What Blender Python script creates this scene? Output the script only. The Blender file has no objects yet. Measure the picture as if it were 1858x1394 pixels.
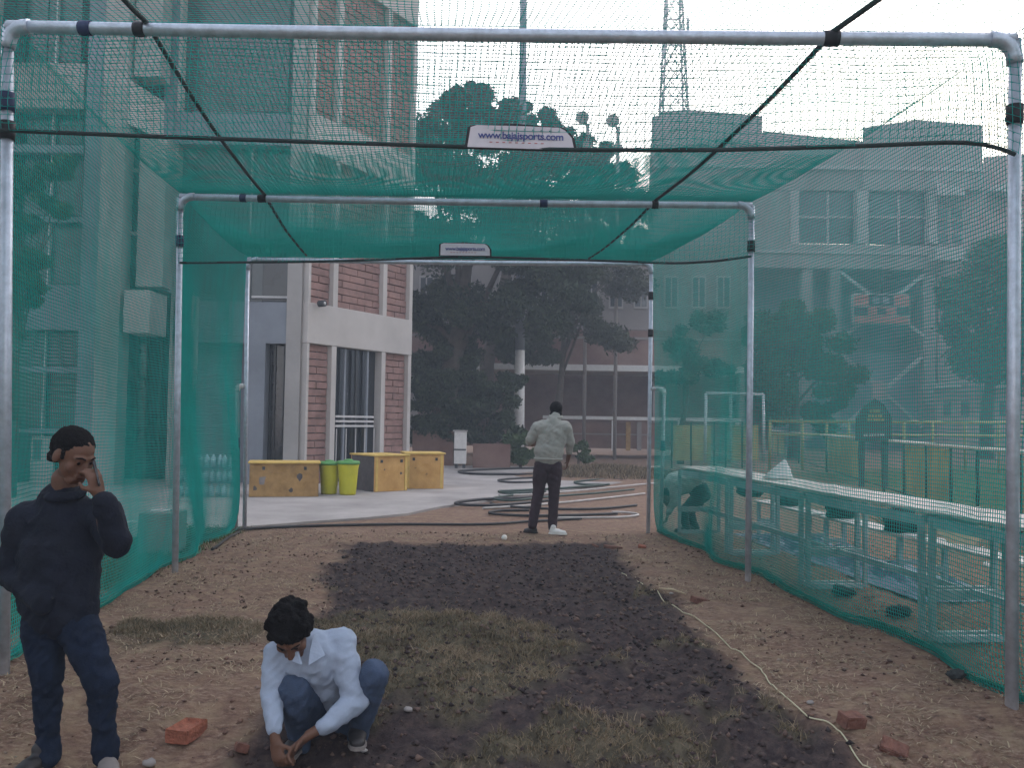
import bpy, bmesh, math, random
import numpy as np
from mathutils import Vector, Matrix, Euler, noise as mnoise
random.seed(7); RNG = np.random.default_rng(7)
C = bpy.context.scene.collection
SC = bpy.context.scene
# ------------------------------------------------------------------ camera
PW, PH, FPX, HC = 1858.0, 1394.0, 1600.0, 1.53
PITCH = math.atan(66.0/FPX); ROLL = math.radians(0.9)
_f = Vector((0, math.cos(PITCH), math.sin(PITCH)))
_u0 = Vector((0, -math.sin(PITCH), math.cos(PITCH))); _r0 = Vector((1, 0, 0))
CR = _r0*math.cos(ROLL) + _u0*math.sin(ROLL)
CU = _u0*math.cos(ROLL) - _r0*math.sin(ROLL)
cam_data = bpy.data.cameras.new('camera'); cam = bpy.data.objects.new('camera', cam_data); C.objects.link(cam)
cam_data.sensor_width = 36.0; cam_data.lens = 36.0*FPX/PW; cam_data.clip_start = 0.05; cam_data.clip_end = 3000
_m = Matrix((CR, CU, -_f)).transposed().to_4x4(); _m.translation = Vector((0, 0, HC)); cam.matrix_world = _m
SC.camera = cam
# ------------------------------------------------------------------ world, sun, exposure
SUN_EL, SUN_AZ = math.radians(12.0), math.radians(28.0)      # azimuth to the right of straight ahead
world = bpy.data.worlds.new('World'); SC.world = world; world.use_nodes = True
wn, wl = world.node_tree.nodes, world.node_tree.links
sky = wn.new('ShaderNodeTexSky'); sky.sky_type = 'NISHITA'; sky.sun_disc = False
sky.sun_elevation = SUN_EL; sky.sun_rotation = SUN_AZ
sky.air_density = 1.0; sky.dust_density = 2.0; sky.ozone_density = 1.6
wn['Background'].inputs['Strength'].default_value = 0.15
hz = wn.new('ShaderNodeMix'); hz.data_type = 'RGBA'; hz.inputs['Factor'].default_value = .55     # smog evens the sky out
tcw = wn.new('ShaderNodeTexCoord'); sep = wn.new('ShaderNodeSeparateXYZ'); wl.new(tcw.outputs['Generated'], sep.inputs[0])
rw = wn.new('ShaderNodeValToRGB'); wl.new(sep.outputs['Z'], rw.inputs[0]); e = rw.color_ramp.elements
e[0].position = 0.0; e[0].color = (8.6, 7.0, 6.4, 1); e[1].position = .8; e[1].color = (4.2, 4.2, 4.8, 1)
em = rw.color_ramp.elements.new(.36); em.color = (7.4, 6.5, 6.1, 1)
wl.new(sky.outputs[0], hz.inputs['A']); wl.new(rw.outputs[0], hz.inputs['B']); 
geo = wn.new('ShaderNodeVectorMath'); geo.operation = 'DOT_PRODUCT'; wl.new(tcw.outputs['Generated'], geo.inputs[0])      # wide pale glow of the low sun behind the smog
geo.inputs[1].default_value = (math.sin(SUN_AZ)*math.cos(SUN_EL), math.cos(SUN_AZ)*math.cos(SUN_EL), math.sin(SUN_EL))
mx0 = wn.new('ShaderNodeMath'); mx0.operation = 'MAXIMUM'; mx0.inputs[1].default_value = 0; wl.new(geo.outputs['Value'], mx0.inputs[0])
pw = wn.new('ShaderNodeMath'); pw.operation = 'POWER'; pw.inputs[1].default_value = 3.5; wl.new(mx0.outputs[0], pw.inputs[0])
gl_ = wn.new('ShaderNodeMix'); gl_.data_type = 'RGBA'; gl_.blend_type = 'ADD'; gl_.inputs['B'].default_value = (12.5, 11.0, 10.2, 1); wl.new(pw.outputs[0], gl_.inputs['Factor']); wl.new(hz.outputs['Result'], gl_.inputs['A'])
wl.new(gl_.outputs['Result'], wn['Background'].inputs['Color'])
sun_data = bpy.data.lights.new('sun', 'SUN'); sun = bpy.data.objects.new('sun', sun_data); C.objects.link(sun)
sun_data.energy = 0.5; sun_data.angle = math.radians(14); sun_data.color = (1.0, 0.86, 0.72)
_sd = Vector((math.sin(SUN_AZ)*math.cos(SUN_EL), math.cos(SUN_AZ)*math.cos(SUN_EL), math.sin(SUN_EL)))
sun.rotation_euler = (-_sd).to_track_quat('-Z', 'Y').to_euler(); sun.location = (20, 40, 30)
SC.view_settings.view_transform = 'Standard'; SC.view_settings.look = 'None'
SC.view_settings.exposure = 1.62; SC.view_settings.gamma = 1.0; SC.view_settings.use_curve_mapping = False

# ------------------------------------------------------------------ placing helpers
def ray(px, py):
    return (_f*FPX + CR*(px-PW/2) - CU*(py-PH/2)).normalized()
def at(px, py, Y):
    d = ray(px, py); t = Y/d.y
    return Vector((0, 0, HC)) + d*t
def dip(x, y):
    t = min(1, max(0, (4.95-y)/0.75)); return -0.16*t*t*(3-2*t)
def G(px, py, z=None):
    d = ray(px, py); zz = 0.0 if z is None else z
    for _ in range(1 if z is not None else 12):
        t = (zz-HC)/d.z; p = Vector((0, 0, HC))+d*t
        if z is None: zz = dip(p.x, p.y)
    return Vector((p.x, p.y, zz))
def on_line(px, a, b):                     # where the sight line of column px crosses the vertical plane a-b
    d = ray(px, 760); n = Vector((-(b.y-a.y), b.x-a.x, 0))
    t = (Vector((a.x, a.y, 0)).dot(n))/(Vector((d.x, d.y, 0)).dot(n))
    return Vector((d.x*t, d.y*t, 0))

# ------------------------------------------------------------------ object helpers
def tag(o, label=None, cat=None, group=None, kind=None):
    if label: o['label'] = label
    if cat: o['category'] = cat
    if group: o['group'] = group
    if kind: o['kind'] = kind
    return o
def wloc(o):
    v = Vector(o.location)
    while o.parent is not None: o = o.parent; v = v+o.location
    return v
def mesh_obj(name, me, mat=None, parent=None):          # mesh given in world coordinates
    o = bpy.data.objects.new(name, me); C.objects.link(o)
    if mat is not None and not me.materials: me.materials.append(mat)
    if parent is not None: o.location = -wloc(parent); o.parent = parent
    return o
def thing(name, label, cat, loc=(0, 0, 0), group=None):
    o = bpy.data.objects.new(name, None); C.objects.link(o); o.location = loc; o.empty_display_size = .2
    return tag(o, label, cat, group)
class MB:
    """collects shapes in world space"""
    def __init__(s): s.v = []; s.f = []; s.smooth = []
    def add(s, vs, fs, sm=False):
        n = len(s.v); s.v += [tuple(v) for v in vs]; s.f += [tuple(i+n for i in f) for f in fs]; s.smooth += [sm]*len(fs); return s
    def box(s, c, size, rz=0.0, rot=None):
        R = rot.to_matrix() if rot is not None else Matrix.Rotation(rz, 3, 'Z'); c = Vector(c)
        vs = [c+R@Vector((sx*size[0]/2, sy*size[1]/2, sz*size[2]/2)) for sx in (-1, 1) for sy in (-1, 1) for sz in (-1, 1)]
        return s.add(vs, [(0,1,3,2),(4,6,7,5),(0,4,5,1),(2,3,7,6),(0,2,6,4),(1,5,7,3)])
    def beam(s, a, b, w, h, up=Vector((0,0,1))):
        a, b = Vector(a), Vector(b); d = (b-a).normalized()
        side = d.cross(up); side = side.normalized() if side.length > 1e-4 else Vector((1,0,0)); u = side.cross(d).normalized()
        vs = [p+side*sx*w/2+u*sz*h/2 for p in (a, b) for sx in (-1, 1) for sz in (-1, 1)]
        return s.add(vs, [(0,1,3,2),(4,6,7,5),(0,4,5,1),(2,3,7,6),(0,2,6,4),(1,5,7,3)])
    def tube(s, pts, r, n=8, caps=True):
        pts = [Vector(p) for p in pts]; rs = r if isinstance(r, (list, tuple)) else [r]*len(pts)
        t0 = (pts[1]-pts[0]).normalized(); ref = Vector((0,0,1)) if abs(t0.z) < .9 else Vector((1,0,0))
        nrm = (ref - t0*ref.dot(t0)).normalized(); vs = []
        for i, p in enumerate(pts):
            t = (pts[min(i+1, len(pts)-1)]-pts[max(i-1, 0)]).normalized()
            nrm = (nrm - t*nrm.dot(t)); nrm = nrm.normalized() if nrm.length > 1e-6 else t.orthogonal().normalized()
            bn = t.cross(nrm)
            vs += [p+(nrm*math.cos(2*math.pi*k/n)+bn*math.sin(2*math.pi*k/n))*rs[i] for k in range(n)]
        fs = [(i*n+k, i*n+(k+1)%n, (i+1)*n+(k+1)%n, (i+1)*n+k) for i in range(len(pts)-1) for k in range(n)]
        s.add(vs, fs, True)
        if caps and n > 3:
            b = len(s.v)-len(vs)
            s.f.append(tuple(b+k for k in range(n))[::-1]); s.f.append(tuple(b+(len(pts)-1)*n+k for k in range(n))); s.smooth += [False, False]
        return s
    def prism(s, outline, vec):            # outline: list of points, extruded along vec
        o = [Vector(p) for p in outline]; n = len(o); v = Vector(vec)
        return s.add(o+[p+v for p in o], [tuple(range(n))[::-1], tuple(range(n, 2*n))]+[(i, (i+1) % n, n+(i+1) % n, n+i) for i in range(n)])
    def build(s, name, mat, parent=None, bevel=0, offset=None):
        me = bpy.data.meshes.new(name); off = Vector(offset) if offset is not None else Vector((0,0,0))
        me.from_pydata([tuple(Vector(v)-off) for v in s.v] if offset is not None else s.v, [], s.f)
        me.polygons.foreach_set('use_smooth', s.smooth)
        bm = bmesh.new(); bm.from_mesh(me); bmesh.ops.recalc_face_normals(bm, faces=bm.faces)
        if bevel: bmesh.ops.bevel(bm, geom=list(bm.edges), offset=bevel, segments=1, affect='EDGES', profile=.5, clamp_overlap=True)
        bm.to_mesh(me); bm.free(); me.update()
        o = mesh_obj(name, me, mat, parent)
        if offset is not None: o.location = o.location+off
        return o
def arr_mesh(name, verts, faces, nper, mat, parent=None, attr=None):
    """fast mesh of equal-sized faces from numpy"""
    me = bpy.data.meshes.new(name); nv, nf = len(verts), len(faces)
    me.vertices.add(nv); me.vertices.foreach_set('co', np.asarray(verts, np.float32).ravel())
    me.loops.add(nf*nper); me.loops.foreach_set('vertex_index', np.asarray(faces, np.int32).ravel())
    me.polygons.add(nf); me.polygons.foreach_set('loop_start', np.arange(0, nf*nper, nper, dtype=np.int32))
    if attr is not None:
        for k, a in attr.items():
            at_ = me.attributes.new(k, 'FLOAT', 'POINT'); at_.data.foreach_set('value', np.asarray(a, np.float32))
    me.update(calc_edges=True); me.validate()
    return mesh_obj(name, me, mat, parent)

# ------------------------------------------------------------------ materials
def nodes_of(m): return m.node_tree.nodes, m.node_tree.links
def mat(name, col, rough=.8, var=.18, scale=6.0, metal=0.0, bump=0.0, bscale=40.0, col2=None, spec=.4, sheen=0, stretch=None):
    m = bpy.data.materials.new(name); m.use_nodes = True; n, l = nodes_of(m); b = n['Principled BSDF']
    b.inputs['Roughness'].default_value = rough; b.inputs['Metallic'].default_value = metal; b.inputs['Specular IOR Level'].default_value = spec
    tc = n.new('ShaderNodeTexCoord'); mp = n.new('ShaderNodeMapping'); l.new(tc.outputs['Object'], mp.inputs[0])
    if stretch: mp.inputs['Scale'].default_value = stretch
    nz = n.new('ShaderNodeTexNoise'); nz.inputs['Scale'].default_value = scale; nz.inputs['Detail'].default_value = 6; nz.inputs['Roughness'].default_value = .65
    l.new(mp.outputs[0], nz.inputs['Vector'])
    cr = n.new('ShaderNodeValToRGB'); l.new(nz.outputs['Fac'], cr.inputs[0])
    c2 = col2 or tuple(min(1, c*(1+var)) for c in col)
    cr.color_ramp.elements[0].position = .32; cr.color_ramp.elements[1].position = .68
    cr.color_ramp.elements[0].color = (*[c*(1-var) for c in col], 1); cr.color_ramp.elements[1].color = (*c2, 1)
    l.new(cr.outputs[0], b.inputs['Base Color'])
    if bump:
        n2 = n.new('ShaderNodeTexNoise'); n2.inputs['Scale'].default_value = bscale; n2.inputs['Detail'].default_value = 4; l.new(mp.outputs[0], n2.inputs['Vector'])
        bp = n.new('ShaderNodeBump'); bp.inputs['Strength'].default_value = bump; bp.inputs['Distance'].default_value = .02
        l.new(n2.outputs['Fac'], bp.inputs['Height']); l.new(bp.outputs[0], b.inputs['Normal'])
    return m
M = {}
M['galv'] = mat('galvanised_pipe', (.50,.55,.63), .40, .18, 14, metal=.55, bump=.1)
M['galv_far'] = mat('pale_pipe', (.45,.46,.48), .5, .15, 10, metal=.3)
M['tape_blue'] = mat('blue_tape', (.02,.035,.10), .6)
M['tape_black'] = mat('black_tape', (.015,.016,.02), .6)
M['rope_dark'] = mat('dark_rope', (.022,.04,.04), .85, bump=.4, bscale=200)
M['net'] = mat('green_netting', (.004,.38,.35), .75, .25, 1.5)
def translucent(m, col, f):              # nylon cord lets some of the sky behind it through
    n, l = nodes_of(m); t = n.new('ShaderNodeBsdfTranslucent'); t.inputs['Color'].default_value = (*col, 1); x = n.new('ShaderNodeMixShader'); x.inputs[0].default_value = f
    l.new(n['Principled BSDF'].outputs[0], x.inputs[1]); l.new(t.outputs[0], x.inputs[2]); l.new(x.outputs[0], n['Material Output'].inputs['Surface'])
translucent(M['net'], (.006,.62,.56), .5)
M['net_hem'] = mat('green_net_hem', (.01,.26,.19), .85, .3, 8, bump=.4)
M['concrete'] = mat('grey_concrete', (.33,.32,.31), .9, .14, 1.2, bump=.15, bscale=12)
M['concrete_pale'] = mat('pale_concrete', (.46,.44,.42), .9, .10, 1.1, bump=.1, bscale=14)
M['concrete_blue'] = mat('blue_grey_render_and_shade', (.21,.235,.27), .9, .16, 1.0)  # blue-grey walls; also paints the shade on tower front and pillar side
M['brick_block'] = mat('red_brick_block', (.27,.165,.145), .92, .3, 3.0, bump=.3, bscale=30)
M['mortar'] = mat('mortar', (.24,.19,.17), .95, .15, 8)
M['glass_dark'] = mat('dark_window_glass', (.02,.025,.03), .12, .3, 1.5, spec=.8)
M['glass_mid'] = mat('grey_window_glass', (.06,.075,.08), .2, .4, 1.3, spec=.7)
M['steel_dark'] = mat('dark_steel', (.035,.04,.045), .5)
M['steel_pale'] = mat('pale_painted_steel', (.5,.5,.5), .5, .1)
M['void'] = mat('near_black_fill', (.035,.037,.04), .95)  # near-black for rear rooms and the dark score cells
M['pave'] = mat('worn_concrete_paving', (.35,.325,.31), .92, .30, .7, bump=.35, bscale=18, col2=(.42,.395,.375))
M['far_wall'] = mat('weathered_far_wall', (.27,.25,.24), .9, .2, .35)
M['far_pale'] = mat('pale_far_render', (.38,.37,.36), .9, .12, .4)
M['far_brick'] = mat('far_red_brick', (.23,.125,.105), .92, .3, .8, col2=(.28,.19,.16))
M['far_pink'] = mat('pinkish_far_render', (.32,.25,.24), .9, .2, .5)
M['bark'] = mat('grey_brown_bark', (.09,.07,.055), .95, .3, 5, bump=.6, bscale=14)
M['leaf_dark'] = mat('dark_foliage', (.030,.050,.026), .7, .55, .55, col2=(.065,.085,.04))
M['leaf_mid'] = mat('mid_green_foliage', (.045,.085,.03), .7, .5, .8, col2=(.085,.13,.05))
M['leaf_dry'] = mat('dusty_foliage', (.055,.07,.045), .7, .5, .8, col2=(.10,.10,.06))
M['crate'] = mat('yellow_plywood', (.55,.30,.08), .75, .2, 3.0, col2=(.62,.37,.13), bump=.2)
M['crate_dull'] = mat('brownish_yellow_plywood', (.33,.19,.06), .8, .3, 4.0, col2=(.42,.26,.10), bump=.2)
M['crate_dark'] = mat('dark_plywood_and_shade', (.085,.075,.075), .85, .3, 6)  # dark marks and crate floors; on one crate's sides it paints shade
M['crate_grey'] = mat('grey_plywood', (.20,.18,.17), .85, .25, 6)  # greyer than the front panel of the same crate
M['lid'] = mat('yellow_lid', (.60,.42,.12), .7, .15, 5)
M['bin'] = mat('lime_yellow_plastic', (.52,.50,.03), .45, .12, 4)
M['bin_lid'] = mat('green_plastic', (.10,.30,.09), .45, .12, 4)
M['white'] = mat('off_white_paint', (.68,.68,.66), .6, .1, 8)
M['hose'] = mat('black_rubber_hose', (.018,.02,.022), .5, .2, 9)
M['hose_green'] = mat('dark_green_hose', (.02,.05,.04), .5, .2, 9)
M['pvc'] = mat('white_pvc_pipe', (.42,.40,.38), .5, .15, 5)
M['yellow_rail'] = mat('yellow_painted_rail', (.34,.30,.12), .6, .2, 4)
M['yellow_board'] = mat('faded_yellow_board', (.35,.30,.13), .8, .25, 1.2)
M['post_dark'] = mat('dark_green_post', (.03,.045,.035), .6)
M['rail_cream'] = mat('cream_rail', (.62,.56,.48), .6)
M['table_frame'] = mat('blue_grey_painted_frame', (.33,.43,.44), .6, .2, 5)
M['plank'] = mat('pale_weathered_plank', (.52,.49,.45), .75, .18, 3, stretch=(6,1,6), bump=.2)
M['dark_cloth'] = mat('dark_cloth', (.03,.035,.035), .95, .4, 12, bump=.6, bscale=50)
M['blue_sheet'] = mat('blue_reflection_and_tray', (.10,.16,.22), .6, .3, 5, bump=.5, bscale=12)  # stands in for a blue reflection under the tables; also the bottle trays
M['banner'] = mat('white_banner_cloth', (.60,.58,.63), .8, .08, 4)
M['ink'] = mat('blue_lettering', (.06,.08,.25), .8, .1)
M['ink_red'] = mat('red_lettering', (.45,.12,.12), .8, .1)
M['red_panel'] = mat('red_score_panel', (.42,.15,.13), .8, .15)
M['red_brick'] = mat('orange_red_brick', (.29,.105,.065), .95, .35, 22, bump=.5, bscale=90)
M['brick_dusty'] = mat('dusty_red_brick', (.165,.075,.055), .95, .35, 18, bump=.6, bscale=60)
M['sign_dark'] = mat('faded_dark_board', (.07,.095,.09), .8)
M['string'] = mat('cream_string', (.52,.50,.34), .8, .1)
M['bark_stick'] = mat('pale_stick', (.45,.36,.24), .8)
M['skin'] = mat('brown_skin', (.12,.058,.036), .6, .12, 12)
M['hair'] = mat('black_hair', (.007,.006,.007), .9, .3, 60, bump=1, bscale=220, spec=.15)
M['jacket'] = mat('navy_jacket', (.008,.011,.022), .8, .3, 9, bump=.35, bscale=70, spec=.2)
M['jeans_dark'] = mat('dark_blue_jeans', (.010,.017,.036), .95, .35, 9, bump=.3, bscale=160, spec=.15)
M['jeans'] = mat('mid_blue_jeans', (.040,.062,.11), .9, .35, 7, bump=.3, bscale=160)
M['shirt'] = mat('pale_blue_white_shirt', (.30,.36,.46), .9, .07, 5, bump=.12, bscale=60)
M['sweater'] = mat('beige_grey_sweater', (.36,.36,.33), .95, .1, 9, bump=.4, bscale=120)
M['trouser'] = mat('dark_maroon_trousers', (.035,.020,.028), .9, .25, 9)
M['shoe_dark'] = mat('dark_shoes', (.03,.028,.03), .5)
M['shoe_pale'] = mat('dusty_grey_shoes', (.20,.18,.17), .8)
M['phone'] = mat('black_phone', (.01,.01,.012), .25)
M['ball'] = mat('white_ball', (.75,.73,.68), .5, .05)
# ================================================================== GROUND
def poly_px(pts): return np.array([[*G(x, y).xy] for x, y in pts])
def inside(P, poly):
    x, y = P[:,0], P[:,1]; r = np.zeros(len(P), bool); n = len(poly); j = n-1
    for i in range(n):
        xi, yi = poly[i]; xj, yj = poly[j]
        c = ((yi > y) != (yj > y)) & (x < (xj-xi)*(y-yi)/((yj-yi)+1e-12)+xi); r ^= c; j = i
    return r
def sdist(P, poly):                       # signed distance, positive inside
    d = np.full(len(P), 1e9); n = len(poly)
    for i in range(n):
        a, b = poly[i], poly[(i+1) % n]; ab = b-a; t = np.clip(((P-a)@ab)/(ab@ab+1e-12), 0, 1)
        d = np.minimum(d, np.linalg.norm(P-(a+t[:,None]*ab), axis=1))
    return np.where(inside(P, poly), d, -d)
def vnoise(P, s, seed=0):                 # smooth value noise, numpy
    q = P*s+seed*17.3; i = np.floor(q).astype(np.int64); f = q-i; f = f*f*(3-2*f)
    def h(a, b):
        k = (a*374761393+b*668265263+seed*1442695) & 0x7fffffff; k = ((k ^ (k >> 13))*1274126177) & 0x7fffffff
        return ((k ^ (k >> 16)) & 0xffff)/65535.0
    a, b = i[:,0], i[:,1]
    return (h(a,b)*(1-f[:,0])+h(a+1,b)*f[:,0])*(1-f[:,1])+(h(a,b+1)*(1-f[:,0])+h(a+1,b+1)*f[:,0])*f[:,1]
BED = poly_px([(612,988),(700,984),(860,990),(1000,986),(1110,984),(1165,1030),(1240,1112),(1310,1175),(1390,1232),(1480,1310),(1560,1392),(1640,1480),(1700,1600),(350,1600),(370,1440),(410,1380),(450,1330),(500,1260),(560,1190),(578,1110),(585,1050),(600,1015)])
TURF = [poly_px([(555,1128),(700,1112),(850,1112),(960,1135),(1040,1172),(1010,1225),(900,1262),(820,1280),(740,1262),(680,1215),(600,1175)]),
        poly_px([(180,1135),(330,1122),(470,1128),(480,1150),(330,1165),(200,1160)]),
        poly_px([(740,1410),(800,1350),(920,1312),(1050,1300),(1170,1290),(1250,1315),(1260,1350),(1200,1410)])]
def smooth(x, a, b): t = np.clip((x-a)/(b-a), 0, 1); return t*t*(3-2*t)
def fields(P):
    n1, n2, n3 = vnoise(P, 1.3, 1), vnoise(P, 5, 2), vnoise(P, 17, 3)
    wob = (n1-.5)*.35+(n2-.5)*.22+(n3-.5)*.12
    soil = smooth(sdist(P, BED)+wob*.75, -.10, .16)
    turf = np.zeros(len(P))
    for t in TURF: turf = np.maximum(turf, smooth(sdist(P, t)+wob*1.1, -.12, .16))
    turf = np.maximum(turf, soil*smooth(vnoise(P, 2.2, 5)*.6+vnoise(P, 7, 6)*.4+np.clip((7.2-P[:,1])*.12, -.2, .10), .72, .86))
    return soil, turf
def zfield(P, soil, turf):
    x, y = P[:,0], P[:,1]
    base = -0.16*smooth(4.95-y, 0, .75)
    near = 1-smooth(y, 11.6, 12.6); inn = near*(1-smooth(np.abs(x+.3*0), 5.0, 6.5))
    z = (vnoise(P, 2.1, 11)-.5)*.034+(vnoise(P, 6, 12)-.5)*.026+(vnoise(P, 17, 13)-.5)*.018
    z += soil*((vnoise(P, 9, 14)-.5)*.070+(vnoise(P, 24, 15)-.5)*.045-.012)+turf*(.018+(vnoise(P, 9, 16)-.4)*.045)
    mound = .16*np.exp(-(((x-(2.7))/1.9)**2+((y-24.5)/1.6)**2))
    return base+z*inn-.012*(1-inn)*0-.008*(1-near)+mound*1.6
gx = np.concatenate([[-900,-300,-120,-60,-30,-18,-12,-9,-7,-6], np.arange(-5.2, 5.4, .033), [6,7,8.5,10,13,18,30,60,120,300,900]])
gy = np.concatenate([[-60,-15,-3,1.5,2.6], np.arange(3.2, 7.0, .028), np.arange(7.0, 12.8, .05), [13.5,14.5,16,18,20,22,23,24,25,26,27,28,30,33,38,46,60,90,150,300,700,1500]])
X, Y = np.meshgrid(gx, gy); P2 = np.stack([X.ravel(), Y.ravel()], 1)
soil, turf = fields(P2)
Z = zfield(P2, soil, turf)
px_lawn = np.maximum(smooth(sdist(P2, np.array([[-60,6.0],[-3.35,6.0],[-3.6,12.6],[-60,11.9]])), -.1, .3),
                     smooth(sdist(P2, np.array([[4.0,3.0],[60,3.0],[300,60],[60,60],[5.4,27],[4.6,13]])), -.6, 1.2)*(.25+.75*smooth(P2[:,0]-(4.6+P2[:,1]*.16), 0, 1.5)))
nx, ny = len(gx), len(gy); ii, jj = np.meshgrid(np.arange(nx-1), np.arange(ny-1)); a = (jj*nx+ii).ravel()
gfaces = np.stack([a, a+1, a+nx+1, a+nx], 1)
mg = bpy.data.materials.new('ground_earth'); mg.use_nodes = True; n, l = nodes_of(mg); pb = n['Principled BSDF']; pb.inputs['Roughness'].default_value = .96; pb.inputs['Specular IOR Level'].default_value = .2
def nd(t, **k):
    x = n.new(t)
    for a_, v in k.items(): setattr(x, a_, v)
    return x
def noise_(scale, det=6, vec=None, rough=.6):
    x = nd('ShaderNodeTexNoise'); x.inputs['Scale'].default_value = scale; x.inputs['Detail'].default_value = det; x.inputs['Roughness'].default_value = rough; l.new(vec, x.inputs['Vector']); return x.outputs['Fac']
def ramp_(fac, c):
    x = nd('ShaderNodeValToRGB'); l.new(fac, x.inputs[0])
    while len(x.color_ramp.elements) < len(c): x.color_ramp.elements.new(.5)
    for e, (p, col) in zip(x.color_ramp.elements, c): e.position = p; e.color = (*col, 1)
    return x.outputs[0]
def mix_(fac, a_, b_):
    x = nd('ShaderNodeMix', data_type='RGBA'); l.new(fac, x.inputs['Factor']); l.new(a_, x.inputs['A']); l.new(b_, x.inputs['B']); return x.outputs['Result']
tc = nd('ShaderNodeTexCoord'); V = tc.outputs['Object']
mpx = nd('ShaderNodeMapping'); mpx.inputs['Scale'].default_value = (1, 2.2, 1); l.new(V, mpx.inputs[0]); VS = mpx.outputs[0]
brown = ramp_(noise_(2.6, 8, VS, .7), [(.30,(.13,.075,.055)),(.45,(.225,.145,.10)),(.57,(.29,.215,.14)),(.72,(.21,.115,.08))])
redd = ramp_(noise_(19, 7, VS, .75), [(.34,(.075,.045,.036)),(.50,(.19,.115,.085)),(.66,(.33,.25,.185))])
brown2 = mix_(ramp_(noise_(7, 6, V), [(.36,(0,0,0)),(.56,(.95,.95,.95))]), brown, redd)
darks = ramp_(noise_(14, 8, V, .75), [(.28,(.018,.014,.017)),(.48,(.046,.034,.035)),(.62,(.085,.062,.054)),(.76,(.16,.115,.09))])
turfc = ramp_(noise_(11, 7, V, .7), [(.30,(.04,.036,.028)),(.5,(.095,.082,.055)),(.7,(.17,.14,.095))])
lawnc = ramp_(noise_(1.2, 8, V, .7), [(.3,(.035,.065,.022)),(.55,(.06,.10,.035)),(.75,(.11,.125,.06))])
def attr_(k):
    x = nd('ShaderNodeAttribute'); x.attribute_name = k; return x.outputs['Fac']
c_ = mix_(attr_('soil'), brown2, darks); c_ = mix_(attr_('turf'), c_, turfc); c_ = mix_(attr_('lawn'), c_, lawnc)
l.new(c_, pb.inputs['Base Color'])
bp = nd('ShaderNodeBump'); bp.inputs['Strength'].default_value = .7; bp.inputs['Distance'].default_value = .02; l.new(noise_(45, 6, V, .7), bp.inputs['Height']); l.new(bp.outputs[0], pb.inputs['Normal'])
go = arr_mesh('ground', np.stack([P2[:,0], P2[:,1], Z], 1), gfaces, 4, mg, attr={'soil': soil, 'turf': turf, 'lawn': px_lawn})
go.data.polygons.foreach_set('use_smooth', [True]*len(go.data.polygons)); tag(go, kind='structure')
def gz(x, y):
    P = np.array([[x, y]], float); s_, t_ = fields(P); return float(zfield(P, s_, t_)[0])
def gzs(P): s_, t_ = fields(P); return zfield(P, s_, t_)
def GZ(px, py):
    p = G(px, py); p.z = gz(p.x, p.y); return p
# paving: a low slab, its near edge worn into the dirt
pav_px = [(-900,968),(0,962),(225,962),(330,963),(440,960),(560,950),(660,943),(740,935),(800,922),(874,913),(940,902),(1010,893),(1090,884),(1165,871),(1150,857),(1110,851),(900,847),(700,846)]
pv = [G(x, y) for x, y in pav_px]; pv = [Vector((p.x, p.y, .028)) for p in pv]; pv += [Vector((-30, 34, .028)), Vector((-30, 13, .028))]
pave = MB().prism(pv, (0, 0, -.1)).build('pavement', M['pave']); tag(pave, kind='structure')

# ------------------------------------------------------------------ grass, straw, clods (nobody could count them)
def blades(name, P, h, w, lean, material, flat=False, seed=1, clump=0):
    r = np.random.default_rng(seed); N = len(P); z = gzs(P); ang = r.uniform(0, 2*np.pi, N); ang2 = r.uniform(0, 2*np.pi, N)
    hh = h*r.uniform(.5, 1.5, N)*(1+clump*(vnoise(P, 4.5, 91)*.6+vnoise(P, 13, 92)*.4-.45)*2.2).clip(.25, 3); ww = w*r.uniform(.6, 1.4, N); ln = r.uniform(0, lean, N)*hh
    base = np.stack([P[:,0], P[:,1], z-.004+(.012*r.random(N) if flat else 0)], 1)
    sd = np.stack([np.cos(ang), np.sin(ang), np.zeros(N)], 1)*ww[:,None]/2
    if flat:
        tip = base+np.stack([np.cos(ang2)*hh, np.sin(ang2)*hh, r.uniform(.0, .25, N)*hh], 1); mid = (base+tip)/2+np.stack([np.zeros(N)]*2+[hh*.12], 1)
        sd = np.stack([-np.sin(ang2), np.cos(ang2), np.zeros(N)], 1)*ww[:,None]/2
    else:
        tip = base+np.stack([np.cos(ang2)*ln, np.sin(ang2)*ln, hh], 1); mid = base+np.stack([np.cos(ang2)*ln*.35, np.sin(ang2)*ln*.35, hh*.6], 1)
    v = np.empty((N, 5, 3)); v[:,0] = base-sd; v[:,1] = base+sd; v[:,2] = mid+sd*.8; v[:,3] = mid-sd*.8; v[:,4] = tip
    k = np.arange(N)[:,None]*5
    f = np.concatenate([k+[0,1,2], k+[0,2,3], k+[3,2,4]], 0); tone = np.repeat(np.clip(r.random(N)*(.6 if clump else 1)+(clump*.5*vnoise(P, 3.1, 95)), 0, 1), 5)
    return arr_mesh(name, v.reshape(-1, 3), f, 3, material, attr={'tone': tone})
def tone_mat(name, cols, rough=.85, trans=0):
    m = bpy.data.materials.new(name); m.use_nodes = True; nn, ll = nodes_of(m); b = nn['Principled BSDF']; b.inputs['Roughness'].default_value = rough; b.inputs['Specular IOR Level'].default_value = .25
    a_ = nn.new('ShaderNodeAttribute'); a_.attribute_name = 'tone'; r_ = nn.new('ShaderNodeValToRGB'); ll.new(a_.outputs['Fac'], r_.inputs[0])
    while len(r_.color_ramp.elements) < len(cols): r_.color_ramp.elements.new(.5)
    for i, (e, c) in enumerate(zip(r_.color_ramp.elements, cols)): e.position = i/(len(cols)-1); e.color = (*c, 1)
    ll.new(r_.outputs[0], b.inputs['Base Color']); return m
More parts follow.
